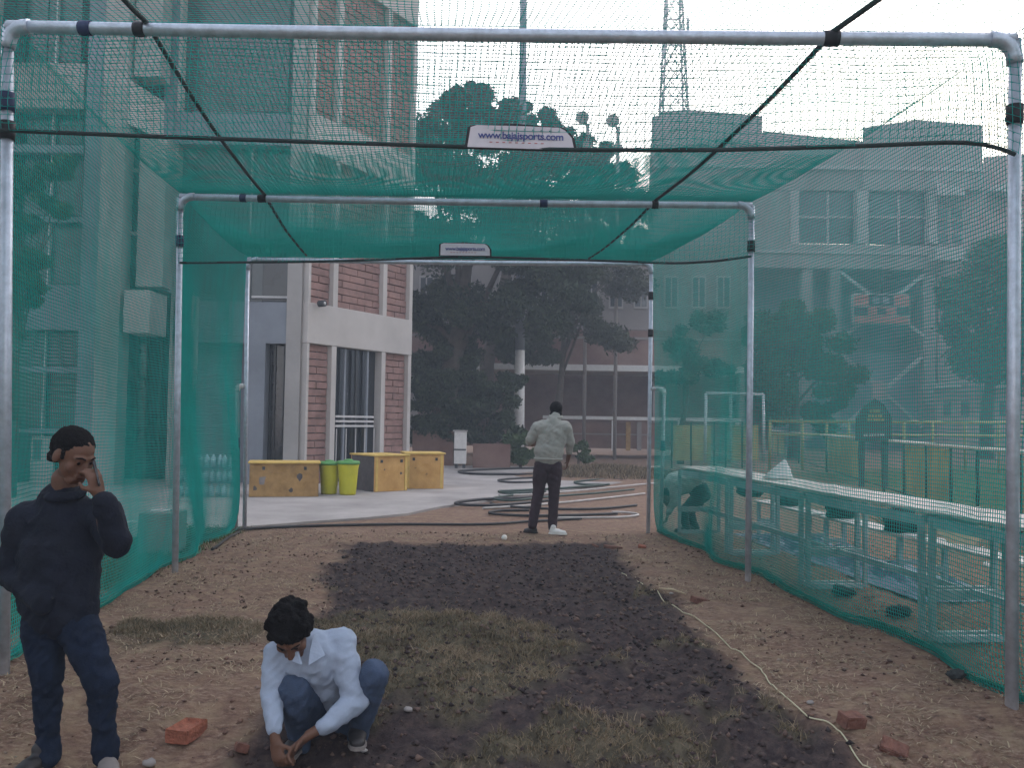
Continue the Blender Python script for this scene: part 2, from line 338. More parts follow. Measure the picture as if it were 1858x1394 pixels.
def sample(n_, x0, x1, y0, y1, keep, seed):
    r = np.random.default_rng(seed); P = np.stack([r.uniform(x0, x1, n_), r.uniform(y0, y1, n_)], 1)
    return P[keep(P, r)]
T_dry = tone_mat('dry_turf_blades', [(.05,.048,.03),(.09,.075,.045),(.17,.135,.085),(.26,.20,.13),(.31,.24,.165)])
T_straw = tone_mat('pale_straw', [(.15,.11,.07),(.29,.22,.145),(.42,.34,.23),(.20,.12,.085)])
T_clod = tone_mat('earth_clods', [(.015,.012,.014),(.038,.028,.029),(.07,.05,.045),(.15,.10,.08),(.05,.035,.04)])
T_clodr = tone_mat('reddish_crumbs', [(.06,.035,.03),(.12,.07,.055),(.20,.12,.09),(.26,.21,.17)])
T_lawn = tone_mat('lawn_blades', [(.03,.07,.02),(.06,.12,.035),(.10,.16,.05),(.14,.15,.07)])
Pt = sample(330000, -3.4, 3.3, 3.6, 9.5, lambda P, r: (lambda s: (s[1]*(.45+.9*vnoise(P,6,77)) > .30+.5*r.random(len(P))))(fields(P)), 21)
tag(blades('dry_turf', Pt, .027, .0042, 2.2, T_dry, seed=3, clump=1), 'dry straw-green turf patches laid on the dark soil bed', 'grass', kind='stuff')
Ps = sample(110000, -4.2, 4.6, 3.7, 12.0, lambda P, r: (lambda s: (s[0] < .4+.6*(r.random(len(P)) < .12)) & (vnoise(P, 3, 9)+.5*vnoise(P, 11, 8) > .55+.5*r.random(len(P))))(fields(P)), 22)
tag(blades('straw_litter', Ps, .055, .0055, 1, T_straw, flat=True, seed=4), 'pale straw litter scattered over the brown earth beside the soil bed', 'straw', kind='stuff')
def clods(name, P, size, material, seed):
    r = np.random.default_rng(seed); N = len(P); z = gzs(P)
    o = np.array([[1,0,0],[-1,0,0],[0,1,0],[0,-1,0],[0,0,1],[0,0,-1]], float)
    s = size*(r.random(N)**4*2.4+.28); v = o[None]*s[:,None,None]*r.uniform(.5, 1.3, (N, 6, 3)); v[:,:,2] *= .7
    a_ = r.uniform(0, 6.28, N); c, s2 = np.cos(a_), np.sin(a_); x = v[:,:,0]*c[:,None]-v[:,:,1]*s2[:,None]; y = v[:,:,0]*s2[:,None]+v[:,:,1]*c[:,None]
    v = np.stack([x, y, v[:,:,2]], 2)+np.stack([P[:,0], P[:,1], z+s*.25], 1)[:,None]+r.uniform(-.2,.2,(N,6,3))*s[:,None,None]
    t = np.array([[0,2,4],[2,1,4],[1,3,4],[3,0,4],[2,0,5],[1,2,5],[3,1,5],[0,3,5]]); f = (np.arange(N)[:,None,None]*6+t[None]).reshape(-1, 3)
    return arr_mesh(name, v.reshape(-1, 3), f, 3, material, attr={'tone': np.repeat(r.random(N), 6)})
Pc = sample(36000, -3.4, 3.6, 3.6, 10.9, lambda P, r: fields(P)[0] > .3+.4*r.random(len(P)), 23)
tag(clods('soil_clods', Pc, .0105, T_clod, 5), 'dark crumbled clods strewn over the dug soil bed', 'soil clods', kind='stuff')
Pc = sample(20000, -4.4, 4.6, 3.6, 12.2, lambda P, r: (fields(P)[0] < .6) & (vnoise(P, 2.5, 31) > .35*r.random(len(P))+.30), 24)
tag(clods('earth_crumbs', Pc, .0085, T_clodr, 6), 'small reddish earth crumbs on the bare brown ground', 'earth crumbs', kind='stuff')
lp = np.array([[-9,6.2],[-3.35,6.2],[-3.55,12.4],[-12,11.9]])
Pl = sample(60000, -9, -3.1, 5.0, 12.3, lambda P, r: sdist(P, lp) > .25*r.random(len(P))-.1, 25)
tag(blades('lawn_grass', Pl, .045, .007, .8, T_lawn, seed=7), 'short green grass growing beside the left net', 'grass', kind='stuff')

# ================================================================== CAGE
FR = {}
spec = {1: ((8,1222),(14,48),(1835,1289),(1842,72)), 2: ((318,1041),(327,357),(1357,1056),(1364,373)), 3: ((444,963),(449,471),(1176,967),(1182,479))}
for k, (lb, lt, rb, rt) in spec.items():
    L, R = G(*lb), G(*rb)
    LT, RT = at(lt[0], lt[1], L.y), at(rt[0], rt[1], R.y)
    FR[k] = (L, LT, R, RT)
frame_labels = {1: 'nearest and largest galvanised pipe frame of the practice net', 2: 'middle galvanised pipe frame, standing halfway down the practice net', 3: 'farthest pipe frame with two low side hoops, at the open end of the net'}
tapes = {1: [('b',.083,'tape_blue'),('b',.140,'tape_black'),('b',.828,'tape_black'),('l',.88,'tape_blue'),('l',.835,'tape_black'),('r',.885,'tape_black')],
         2: [('b',.11,'tape_blue'),('b',.143,'tape_black'),('b',.635,'tape_blue'),('b',.83,'tape_black'),('l',.88,'tape_blue'),('r',.89,'tape_black')],
         3: [('r',.88,'tape_black'),('r',.74,'tape_black')]}
def arc(p, a, b, r, n=6):                  # corner p rounded between directions to a and b
    a_, b_ = (a-p).normalized()*r, (b-p).normalized()*r
    return [((p+a_)*(1-t)**2+p*2*t*(1-t)+(p+b_)*t**2) for t in [i/n for i in range(n+1)]]
for k, (L, LT, R, RT) in FR.items():
    t = thing('pipe_gantry', frame_labels[k], 'pipe frame', ((L.x+R.x)/2, (L.y+R.y)/2, 0), 'pipe frames holding up the practice net')
    rp = {1:.034, 2:.030, 3:.028}[k]; rb_ = rp*1.12
    MB().tube([L-Vector((0,0,.15)), LT], rp, 14).build('post', M['galv'], t)
    MB().tube([R-Vector((0,0,.15)), RT], rp, 14).build('post', M['galv'], t)
    nseg = 14; bar = [LT.lerp(RT, i/nseg)-Vector((0,0,.012*math.sin(math.pi*i/nseg))) for i in range(nseg+1)]
    MB().tube(bar, rb_, 14).build('crossbar', M['galv'], t)
    for p, q, o in ((LT, RT, L), (RT, LT, R)):
        MB().tube(arc(p+Vector((0,0,.004)), o, q, .14), rb_*1.16, 14).build('elbow', M['galv'], t)
    for w_, u, m_ in tapes[k]:
        a_, b_ = {'b': (LT, RT), 'l': (L, LT), 'r': (R, RT)}[w_]; c = a_.lerp(b_, u)-(Vector((0,0,.012*math.sin(math.pi*u))) if w_ == 'b' else Vector((0,0,0))); d = (b_-a_).normalized()
        ln_ = random.uniform(.03, .05) if w_ == 'b' else .055
        MB().tube([c-d*ln_, c-d*ln_*.3, c+d*ln_*.4, c+d*ln_], [rb_*1.12, rb_*1.22, rb_*1.16, rb_*1.2], 12).build('tape_band', M[m_], t)
    if k == 3:
        for (bx, by, tx, ty, P, PT_) in ((425,965,431,700,L,LT), (1200,969,1205,706,R,RT)):
            b_ = G(bx, by); b_.y = P.y-.05; tp = at(tx, ty, b_.y); tp2 = P.lerp(PT_, (tp.z)/(PT_.z))
            s_ = MB().tube([b_-Vector((0,0,.1)), tp], .026, 10).build('side_hoop', M['galv_far'], t)
            MB().tube([tp, tp2], .026, 10).build('stub_rail', M['galv_far'], s_)
            MB().tube(arc(tp, b_, tp2, .07), .034, 10).build('elbow', M['white'], s_)
            MB().tube([tp.lerp(b_, .36), tp.lerp(b_, .43)], .034, 10).build('tape_band', M['tape_blue'], s_)

# ------------------------------------------------------------------ nets: every cord a thin three-sided strand
def strands(lines, r):
    """lines: list of (n,3) arrays; returns verts, quads"""
    V_, F_ = [], []; base = 0
    for pts in lines:
        n_ = len(pts); tg = np.gradient(pts, axis=0); tg /= np.linalg.norm(tg, axis=1)[:,None]+1e-9
        ref = np.array([0.,0,1]) if abs(tg[0,2]) < .8 else np.array([1.,.3,0]); a_ = np.cross(tg, ref); a_ /= np.linalg.norm(a_, axis=1)[:,None]+1e-9; b_ = np.cross(tg, a_)
        ring = [pts+r*(math.cos(q)*a_+math.sin(q)*b_) for q in (0, 2.094, 4.189)]
        V_.append(np.stack(ring, 1).reshape(-1, 3)); i = np.arange(n_-1)[:,None]*3+base
        for k in range(3): F_.append(np.concatenate([i+k, i+(k+1) % 3, i+3+(k+1) % 3, i+3+k], 1))
        base += n_*3
    return np.concatenate(V_), np.concatenate(F_)
def net(name, surf, nu, nv, su, sv, r, label, cat='net', group=None, jitter=.32, knots=False):
    """surf(u, v arrays) -> (n,3); nu, nv cell counts; su, sv samples along a cord"""
    L_ = []
    rr = np.random.default_rng(abs(hash(name+str(nu))) % 1000 if False else nu*7+nv)
    for i in range(nu+1):
        v = np.linspace(0, 1, sv); u = np.full(sv, i/nu)+(vnoise(np.stack([v*nv*.13, np.full(sv, i*.21)], 1), 1, 3)-.5)*jitter*2/nu; L_.append(surf(np.clip(u,0,1), v))
    for j in range(nv+1):
        u = np.linspace(0, 1, su); v = np.full(su, j/nv)+(vnoise(np.stack([u*nu*.13, np.full(su, j*.23)], 1), 1, 4)-.5)*jitter*2/nv; L_.append(surf(u, np.clip(v,0,1)))
    V_, F_ = strands(L_, r)
    o = arr_mesh(name, V_, F_, 4, M['net']); tag(o, label, cat, group)
    if knots:                               # small knots where the cords cross
        U, W = np.meshgrid(np.arange(nu+1)/nu, np.arange(nv+1)/nv); P = surf(U.ravel(), W.ravel()); N = len(P)
        oc = np.array([[1,0,0],[-1,0,0],[0,1,0],[0,-1,0],[0,0,1],[0,0,-1]], float)*r*1.9
        t = np.array([[0,2,4],[2,1,4],[1,3,4],[3,0,4],[2,0,5],[1,2,5],[3,1,5],[0,3,5]])
        kn = arr_mesh('knots', (P[:,None,:]+oc[None]).reshape(-1, 3), (np.arange(N)[:,None,None]*6+t[None]).reshape(-1, 3), 3, M['net'], o); tag(kn, kind='stuff')
    return o
def npv(v): return np.array(v[:], float)
F1, F2, F3 = [tuple(npv(q) for q in FR[k]) for k in (1, 2, 3)]
# front frame carried on towards the camera: the bay over the photographer's head
ax_l = F1[0]-F2[0]; ax_r = F1[2]-F2[2]
F0 = (F1[0]+ax_l, F1[1]+ax_l, F1[2]+ax_r, F1[3]+ax_r)
CELL, RN = .045, .0021
def bay_roof(Fa, Fb, sag, ropesag, label, cell, rn):
    def surf(u, v):
        a_ = Fa[1][None]*(1-u)[:,None]+Fa[3][None]*u[:,None]; b_ = Fb[1][None]*(1-u)[:,None]+Fb[3][None]*u[:,None]
        p = a_*(1-v)[:,None]+b_*v[:,None]
        prof = np.minimum(np.minimum(np.abs(u-.147), np.abs(u-.83)), np.minimum(u, 1-u))
        s = ropesag+(sag-ropesag)*np.clip(prof/.16, 0, 1)**.7
        s = s*(1+.25*np.sin(u*9+v*3)*.5+.15*np.sin(u*23+v*11)*.4)
        p[:,2] -= s*4*v*(1-v)-.040; return p
    w = np.linalg.norm(Fa[3]-Fa[1]); d = np.linalg.norm(Fb[1]-Fa[1])
    return net('roof_net', surf, int(w/cell), int(d/cell), 70, 26, rn, label, group='netting panels of the practice net', knots=cell > .03), surf
roofs = [bay_roof(F0, F1, .22, .12, 'sagging roof netting above the nearest crossbar, towards the viewer', .042, .0020),
         bay_roof(F1, F2, .17, .06, 'green roof netting between the nearest and the middle frame', .036, .0025),
         bay_roof(F2, F3, .14, .05, 'green roof netting between the middle and the farthest frame', .023, .0030)]
_s1 = roofs[1][1]
net('roof_net', lambda u, v: _s1(u, 1-(.50+.05*np.sin(u*17))*(1-v)**1.7)+np.array([0,0,.006]), 110, 66, 70, 14, .0022, 'second overlapping layer of green netting just before the middle crossbar', group='netting panels of the practice net')
# ropes under the roof
pt_ropes = []
for u, nm in ((.147, 'long dark rope along the left of the net roof, running away from the viewer'), (.83, 'long dark rope along the right of the net roof, running away from the viewer')):
    pts = []
    for o_, s_ in roofs:
        vv = np.linspace(0, 1, 14); q = s_(np.full(14, u), vv); q[:,2] -= .006; pts += [Vector(x) for x in q[:-1]]
    rp = MB().tube(pts, .016, 7).build('roof_rope', M['rope_dark']); tag(rp, nm, 'rope', 'ropes along the net roof')
# side nets
def side(Fs, idx, outv, label, hoop=False):
    segs = list(zip(Fs[:-1], Fs[1:]))
    def surf(u, v):                         # u along the cage, v up
        n_ = len(segs); k = np.clip((u*n_).astype(int), 0, n_-1); t = u*n_-k
        lo = np.array([s[0][idx] for s in segs]); hi = np.array([s[1][idx] for s in segs]); lo2 = np.array([s[0][idx+1] for s in segs]); hi2 = np.array([s[1][idx+1] for s in segs])
        b_ = lo[k]*(1-t)[:,None]+hi[k]*t[:,None]; tp = lo2[k]*(1-t)[:,None]+hi2[k]*t[:,None]
        p = b_*(1-v)[:,None]+tp*v[:,None]
        bulge = 4*t*(1-t); p[:,0] += outv*(.05*(1-v**5)+.10*bulge*np.sin(v*3.1)+.05*np.sin(u*31+v*4)*(1-v)); p[:,2] -= np.where(k == 0, .12, .055)*bulge*v**2-.045*v**8
        low = np.exp(-v*14); p[:,0] += outv*low*.10*(1+.3*np.sin(u*47)); p[:,2] = np.maximum(p[:,2], .012+.0*v); return p
    d = np.linalg.norm(Fs[-1][idx]-Fs[0][idx]); h = np.linalg.norm(Fs[0][idx+1]-Fs[0][idx])
    return net('side_net', surf, int(d/.026), int(h/.026), 90, 30, .0029 if outv < 0 else .0027, label, group='netting panels of the practice net'), surf
sl, sfl = side([F0, F1, F2, F3], 0, -1, 'green side netting along the left of the cage, in front of the concrete building')
sr, sfr = side([F0, F1, F2, F3], 2, 1, 'green side netting along the right of the cage, in front of the tables')
for sf, lb, sgn in ((sfl, 'bunched green net hem lying on the ground along the left side', -1), (sfr, 'bunched green net hem lying on the ground along the right side', 1)):
    uu = np.linspace(.3, 1, 120); q = sf(uu, np.zeros(120)); L_ = []
    for k in range(16):
        r_ = np.random.default_rng(k+50); off = np.cumsum(r_.normal(0, .006, (120, 3)), 0)*.5+r_.normal(0, .018, 3)+np.array([sgn*.02, 0, 0])
        c = q+off; c[:,2] = gzs(c[:,:2])+np.abs(off[:,2])*.9+.006+.02*r_.random(); L_.append(c)
    V_, F_ = strands(L_, .0042); tag(arr_mesh('net_hem', V_, F_, 4, M['net_hem']), lb, 'net hem', 'net hems on the ground')
# hanging front flaps with hem rope
def flap(k, hem_px, label, label_rope):
    L, LT, R, RT = FR[k]; hp = []
    for x, y in hem_px:
        u = min(1, max(0, (x-hem_px[0][0])/(hem_px[-1][0]-hem_px[0][0]))); Yd = L.y*(1-u)+R.y*u-.05; hp.append(at(x, y, Yd))
    us = np.array([(p.x-LT.x)/(RT.x-LT.x) for p in hp]); us[0] = 0; us[-1] = 1; H = np.array([p[:] for p in hp])
    def hem(u): return np.stack([np.interp(u, us, H[:,i]) for i in range(3)], 1)
    def surf(u, v):
        top = npv(LT)[None]*(1-u)[:,None]+npv(RT)[None]*u[:,None]; top[:,2] -= .03; b_ = hem(u)
        p = top*(1-v)[:,None]+b_*v[:,None]; p[:,1] -= .05*np.sin(v*3.14)+.02*np.sin(u*40)*v; p[:,0] += .012*np.sin(u*60+v*5)*v; return p
    w = (RT-LT).length
    o = net('front_flap', surf, int(w/CELL), int(.62/CELL), 80, 12, RN, label, group='netting panels of the practice net', knots=True)
    uu = np.linspace(0, 1, 60); q = hem(uu); q[1:-1] = (q[:-2]+q[1:-1]*2+q[2:])/4
    MB().tube([Vector(x) for x in q], .013 if k == 1 else .012, 8).build('hem_rope', M['rope_dark'], o)
flap(1, [(-5,236),(300,248),(560,257),(845,266),(1045,272),(1300,272),(1560,265),(1740,257),(1800,262),(1842,280)], 'net flap hanging from the nearest crossbar down to a dark hem rope', '')
flap(2, [(326,477),(560,475),(700,471),(797,467),(890,467),(1000,470),(1230,478),(1300,474),(1363,465)], 'net flap hanging from the middle crossbar down to a dark hem rope', '')
# banners on the hem ropes
def banner(px0, px1, yt, yb, Yd, label, inset):
    a_, b_ = at(px0, yb[0], Yd), at(px1, yb[1], Yd); c_, d_ = at(px1-inset*.4, yt[1], Yd), at(px0+inset*.3, yt[0], Yd)
    t = thing('sponsor_banner', label, 'banner', ((a_.x+b_.x)/2, Yd, a_.z), 'web address banners on the net')
    hh = (d_-a_).length; mid = (c_+d_)/2+Vector((0,0,.002)); r_ = .16
    out = [a_, b_, b_.lerp(c_, .55), c_.lerp(b_, .12)+(d_-c_)*.05, c_+(d_-c_)*.10, mid, d_+(c_-d_)*.06, d_.lerp(a_, .1)]
    cen = sum((Vector(p) for p in out), Vector())/len(out)
    MB().prism([p+(p-cen).normalized()*.017+Vector((0,.006,0)) for p in out], (0, .010, 0)).build('border', M['tape_black'], t)
    MB().prism(out, (0, .008, 0)).build('cloth', M['banner'], t)
    cu = bpy.data.curves.new('lettering', 'FONT'); cu.body = 'www.bajajsports.com'; cu.size = hh*.44; cu.align_x = 'CENTER'; cu.align_y = 'CENTER'; cu.extrude = .001; cu.space_character = .92; cu.offset = .0008
    tmp = bpy.data.objects.new('tmp', cu); C.objects.link(tmp); bpy.context.view_layer.update()
    me = bpy.data.meshes.new_from_object(tmp.evaluated_get(bpy.context.evaluated_depsgraph_get())); bpy.data.objects.remove(tmp)
    wtxt = max(v.co.x for v in me.vertices)-min(v.co.x for v in me.vertices); sx = (b_-a_).length*.80/wtxt
    tilt = math.atan2(b_.z-a_.z, b_.x-a_.x); ctr = a_.lerp(b_, .5)+Vector((0, -.004, hh*.54))
    me.transform(Matrix.Translation(ctr)@Matrix.Rotation(-tilt, 4, 'Y')@Matrix.Rotation(math.pi/2, 4, 'X')@Matrix.Scale(sx, 4, (1,0,0))); me.name = 'lettering'
    mesh_obj('lettering', me, M['ink'], t)
    for k in range(9):                      # small red line of print under the address
        p = a_.lerp(b_, .22+.06*k)+Vector((0, -.003, hh*.24)); MB().box(p, (.016, .002, .004)).build('red_print', M['ink_red'], t)
banner(848, 1042, (226, 232), (266, 272), FR[1][0].y*.5+FR[1][2].y*.5-.075, 'larger white banner reading a web address, on the nearest hem rope', 22)
banner(799, 889, (441, 443), (463, 464), FR[2][0].y-.07, 'smaller distant white banner, on the hem rope of the middle frame', 3)
# ================================================================== LEFT BUILDING AND STAIR TOWER
def rect(px0, py0, px1, py1, Y, depth, mb=None, proud=0.0):
    """box whose front face fills the given picture rectangle at distance Y"""
    mb = mb or MB(); a_, b_ = at(px0, py1, Y), at(px1, py0, Y)
    cx = (at(px0, (py0+py1)/2, Y).x+at(px1, (py0+py1)/2, Y).x)/2; cz = (at((px0+px1)/2, py0, Y).z+at((px0+px1)/2, py1, Y).z)/2
    w = abs(at(px1, (py0+py1)/2, Y).x-at(px0, (py0+py1)/2, Y).x); h = abs(at((px0+px1)/2, py0, Y).z-at((px0+px1)/2, py1, Y).z)
    mb.box((cx, Y+depth/2-proud, cz), (w, depth, h)); return mb
TOPZ = at(500, -260, 19.5).z
tw = thing('stair_tower', 'brick and concrete stair tower with pale bands behind the yellow crates', 'building', (-4.5, 19.5, 0))
TY = 19.5; ZB = lambda py: at(553, py, TY).z        # height read at the tower's near corner
c0 = Vector((at(553, 800, TY).x, TY, 0)); c1 = Vector((at(744, 800, 22.9).x, 22.9, 0)); Lf = (c1-c0).length; rd = (c1-c0).normalized(); rn = Vector((rd.y, -rd.x, 0))
XL = at(318, 500, TY).x; XR = c0.x
bands = [(622, 548), (274, 203), (-74, -145)]       # bottom, top of the pale bands at the corner
zb = [(ZB(a_), ZB(b_)) for a_, b_ in bands]
# right face: band slabs, corner column, mullions, brick infill
core = MB(); core.prism([c0+rd*.25-rn*.45+Vector((0,0,0)), c0+rd*(Lf-.06)-rn*.45, c0+rd*(Lf-.06)-rn*4.2, c0+rd*.25-rn*4.2+Vector((-1.2,1,0))], (0, 0, TOPZ+.3)); core.build('inner_wall', M['mortar'], tw)
def along(s0, s1, z0, z1, out, thick, name, m, parent, bevel=.0):
    a_, b_ = c0+rd*s0, c0+rd*s1; mb = MB(); mb.prism([a_+rn*out+Vector((0,0,z0)), b_+rn*out+Vector((0,0,z0)), b_+rn*(out-thick)+Vector((0,0,z0)), a_+rn*(out-thick)+Vector((0,0,z0))], (0, 0, z1-z0)); return mb.build(name, m, parent, bevel=bevel)
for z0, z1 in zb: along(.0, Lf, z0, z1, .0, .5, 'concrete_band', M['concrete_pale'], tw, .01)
def s_of(px):                                # distance along the right face for a picture column
    p = on_line(px, c0, c1); return (p-c0).length
mull = [(s_of(553), s_of(559)), (s_of(600), s_of(608.5)), (s_of(691), s_of(698)), (Lf-.13, Lf)]
levels = [(0, zb[0][0]), (zb[0][1], zb[1][0]), (zb[1][1], zb[2][0]), (zb[2][1], TOPZ)]
for lv, (z0, z1) in enumerate(levels):
    if z1 <= z0: continue
    for s0, s1 in mull: along(max(0, s0), s1, z0+.002, z1-.002, -.012, .26, 'mullion', M['concrete_pale'], tw)
blk = None; nblk = 0; rest = MB()
def brick_panel(s0, s1, z0, z1):
    global nblk
    rows = int((z1-z0)/.163); hh = (z1-z0)/rows
    for r_ in range(rows):
        n_ = max(1, round((s1-s0)/.5)); ww = (s1-s0)/n_; off = (.5*ww if r_ % 2 else 0); s = s0
        edges = [s0]+[s0+off+ww*k for k in range(0 if off else 1, n_+ (0 if off else 0)) if s0+.05 < s0+off+ww*k < s1-.05]+[s1]
        for e0, e1 in zip(edges[:-1], edges[1:]):
            nblk += 1; o_ = -.13+random.uniform(-.012, .012)
            if nblk <= 290: along(e0+.008, e1-.008, z0+r_*hh+.011, z0+(r_+1)*hh-.011, o_, .2, 'brick', M['brick_block'], tw)
            else:
                a_, b_ = c0+rd*(e0+.008), c0+rd*(e1-.008); q0, q1 = z0+r_*hh+.011, z0+(r_+1)*hh-.011
                rest.prism([a_+rn*o_+Vector((0,0,q0)), b_+rn*o_+Vector((0,0,q0)), b_+rn*(o_-.2)+Vector((0,0,q0)), a_+rn*(o_-.2)+Vector((0,0,q0))], (0, 0, q1-q0))
P1_, P2_, P3_ = (mull[0][1], mull[1][0]), (mull[1][1], mull[2][0]), (mull[2][1], mull[3][0])
z0, z1 = levels[0]; brick_panel(*P1_, z0, z1); brick_panel(*P3_, z0, z1)
z0, z1 = levels[1]; zq = z0+(z1-z0)
for P_ in (P1_, P2_, P3_): brick_panel(*P_, z0, z1)
for P_ in (P1_, P2_, P3_): brick_panel(*P_, *levels[2])
o = rest.build('brick_courses', M['brick_block'], tw); tag(o, kind='stuff')
along(P2_[0], P2_[1], .0, zb[0][0], -.22, .05, 'door_panel', M['glass_dark'], tw)
dz = zb[0][0]
gr = along(P2_[0]+.02, P2_[0]+.07, .02, dz-.02, -.10, .05, 'door_grille', M['steel_dark'], tw)
for k in range(1, 4):
    s = P2_[0]+(P2_[1]-P2_[0])*k/4; along(s-.03, s+.03, .02, dz-.02, -.10, .05, 'upright', M['concrete_blue'] if k != 2 else M['steel_dark'], gr)
for zz in (.42, .455, .49): along(P2_[0]+.08, P2_[1]-.2, dz*zz-.025, dz*zz+.025, -.06, .03, 'cross_bar', M['steel_pale'], gr)
for k in range(5):
    s = P2_[0]+.15+(P2_[1]-P2_[0]-.3)*k/4; along(s-.01, s+.01, .02, dz*.4, -.08, .02, 'bar', M['steel_pale'], gr)
# front face (the shaded side, its shade painted in as blue-grey): bands, column, recessed panes
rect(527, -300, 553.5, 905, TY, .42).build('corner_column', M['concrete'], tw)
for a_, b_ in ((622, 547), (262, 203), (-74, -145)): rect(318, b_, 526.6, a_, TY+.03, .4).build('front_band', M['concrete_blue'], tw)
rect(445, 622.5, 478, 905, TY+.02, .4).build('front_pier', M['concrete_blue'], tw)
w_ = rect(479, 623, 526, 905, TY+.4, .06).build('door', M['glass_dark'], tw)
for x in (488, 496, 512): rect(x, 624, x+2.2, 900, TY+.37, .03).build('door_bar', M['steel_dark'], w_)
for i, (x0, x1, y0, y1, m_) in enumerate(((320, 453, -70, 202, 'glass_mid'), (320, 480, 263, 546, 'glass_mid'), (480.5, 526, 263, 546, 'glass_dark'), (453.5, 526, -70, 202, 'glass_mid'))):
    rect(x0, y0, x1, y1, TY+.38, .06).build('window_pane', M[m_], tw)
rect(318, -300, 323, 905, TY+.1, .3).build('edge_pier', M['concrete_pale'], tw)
rect(453, 263.5, 456, 546, TY+.3, .07).build('mullion', M['steel_pale'], tw); rect(456.5, 537, 526, 541, TY+.3, .06).build('window_sill', M['steel_pale'], tw)
back = MB(); back.box(((XL+XR)/2, TY+2.6, TOPZ/2), (abs(XR-XL)+.2, 4.2, TOPZ)); back.build('rear_wall', M['concrete_blue'], tw)
sp = MB(); pz = c0+rd*s_of(568)+rn*.1; pz.z = ZB(549); sp.tube([pz+rn*.0+Vector((0,0,0)), pz+rn*.16], .075, 14); so = sp.build('wall_speaker', M['steel_dark']); tag(so, 'small round dark horn speaker on the pale band of the stair tower', 'speaker')
MB().tube([pz+rn*.161, pz+rn*.168], [.04, .02], 12).build('cone', M['galv_far'], so)

# the long concrete building on the left
LB = thing('concrete_building', 'tall grey concrete building with big pillar and dark windows behind the left net', 'building', (-9, 18.5, 0))
BY = 18.5
rect(183, -300, 226, 893, BY, .5).build('pillar', M['concrete'], LB)
rect(153, -300, 182.6, 893, BY+.12, .5).build('pillar_side', M['concrete_blue'], LB)  # shaded face of the pillar, its shade put into the bluish colour
rect(-260, -300, -30, 893, BY, .5).build('pillar', M['concrete'], LB)
rect(313, 535, 344, 897, BY-.4, .4).build('lower_column', M['concrete'], LB)
for y0, y1, m_ in ((113, 196, 'concrete'), (516, 598, 'concrete_blue'), (-170, -90, 'concrete')): rect(-40, y0, 152.6, y1, BY+.35, .5).build('floor_band', M[m_], LB)
for y0, y1 in ((262, 276), (392, 402), (665, 676), (778, 786)): rect(-30, y0, 152, y1, BY+.45, .2).build('sill', M['concrete_blue'], LB)
gl = [(-30, 28), (31, 88), (91, 150)]
for y0, y1, m_ in ((-90, 112, 'glass_mid'), (197, 261, 'glass_dark'), (277, 391, 'glass_dark'), (403, 515, 'glass_mid'), (599, 664, 'glass_dark'), (677, 777, 'glass_dark'), (787, 893, 'glass_dark')):
    for x0, x1 in gl: rect(x0, y0, x1, y1, BY+.75, .05).build('window_pane', M[m_], LB)
for x in (28.5, 88.5): rect(x, -90, x+2.4, 893, BY+.62, .1).build('mullion', M['steel_pale'] if x > 50 else M['steel_dark'], LB)
for r_ in range(9): rect(30, 606+r_*6.4, 150, 608.5+r_*6.4, BY+.66, .06).build('louvre', M['concrete_blue'], LB)
for r_ in range(7): rect(91, 684+r_*13, 150, 688+r_*13, BY+.66, .06).build('louvre', M['steel_dark'], LB)
dr = rect(55, 792, 96, 893, BY+.55, .08).build('door', M['far_pale'], LB); rect(60, 798, 74, 835, BY+.53, .03).build('door_pane', M['glass_mid'], dr)
rect(226.4, -300, 250, 525, BY+.45, .1).build('slit_window', M['glass_dark'], LB)
for yy in (143, 220, 305, 420): rect(227, yy, 250, yy+6, BY+.40, .06).build('slit_transom', M['concrete'], LB)
rect(250.4, -300, 299, 138, BY+.2, .5).build('fin_wall', M['concrete'], LB); rect(250.4, 246, 299, 520, BY+.2, .5).build('fin_wall', M['concrete'], LB)
a_, b_ = at(228, 180, BY+.02), at(318, 180, BY+1.15)
def zz(px, py, Y): return at(px, py, Y).z
MB().prism([Vector((a_.x, a_.y, zz(228,140,a_.y))), Vector((b_.x, b_.y, zz(318,196,b_.y))), Vector((b_.x, b_.y, zz(318,262,b_.y))), Vector((a_.x, a_.y, zz(228,222,a_.y)))], (.05, .3, 0)).build('return_band', M['concrete_pale'], LB)
rect(299.5, -300, 317.5, 530, BY+.9, .5).build('recess_wall', M['concrete_blue'], LB)
rect(224, 526, 272, 604, BY-.02, .9).build('beam_end', M['concrete_pale'], LB)
rect(226.5, 605, 312, 893, BY+2.2, .1).build('undercroft_glass', M['glass_dark'], LB)
for x in (243, 262, 286): rect(x, 606, x+3, 893, BY+2.1, .06).build('mullion', M['steel_dark'], LB)
rect(345, 625, 444, 893, BY+2.3, .1).build('undercroft_glass', M['glass_dark'], LB)
bk = MB(); bk.box(((at(-260,500,BY).x+at(315,500,BY+3).x)/2, BY+6, TOPZ/2), (abs(at(315,500,BY+3).x-at(-260,500,BY).x), 6.6, TOPZ)); bk.build('rear_wall', M['void'], LB)
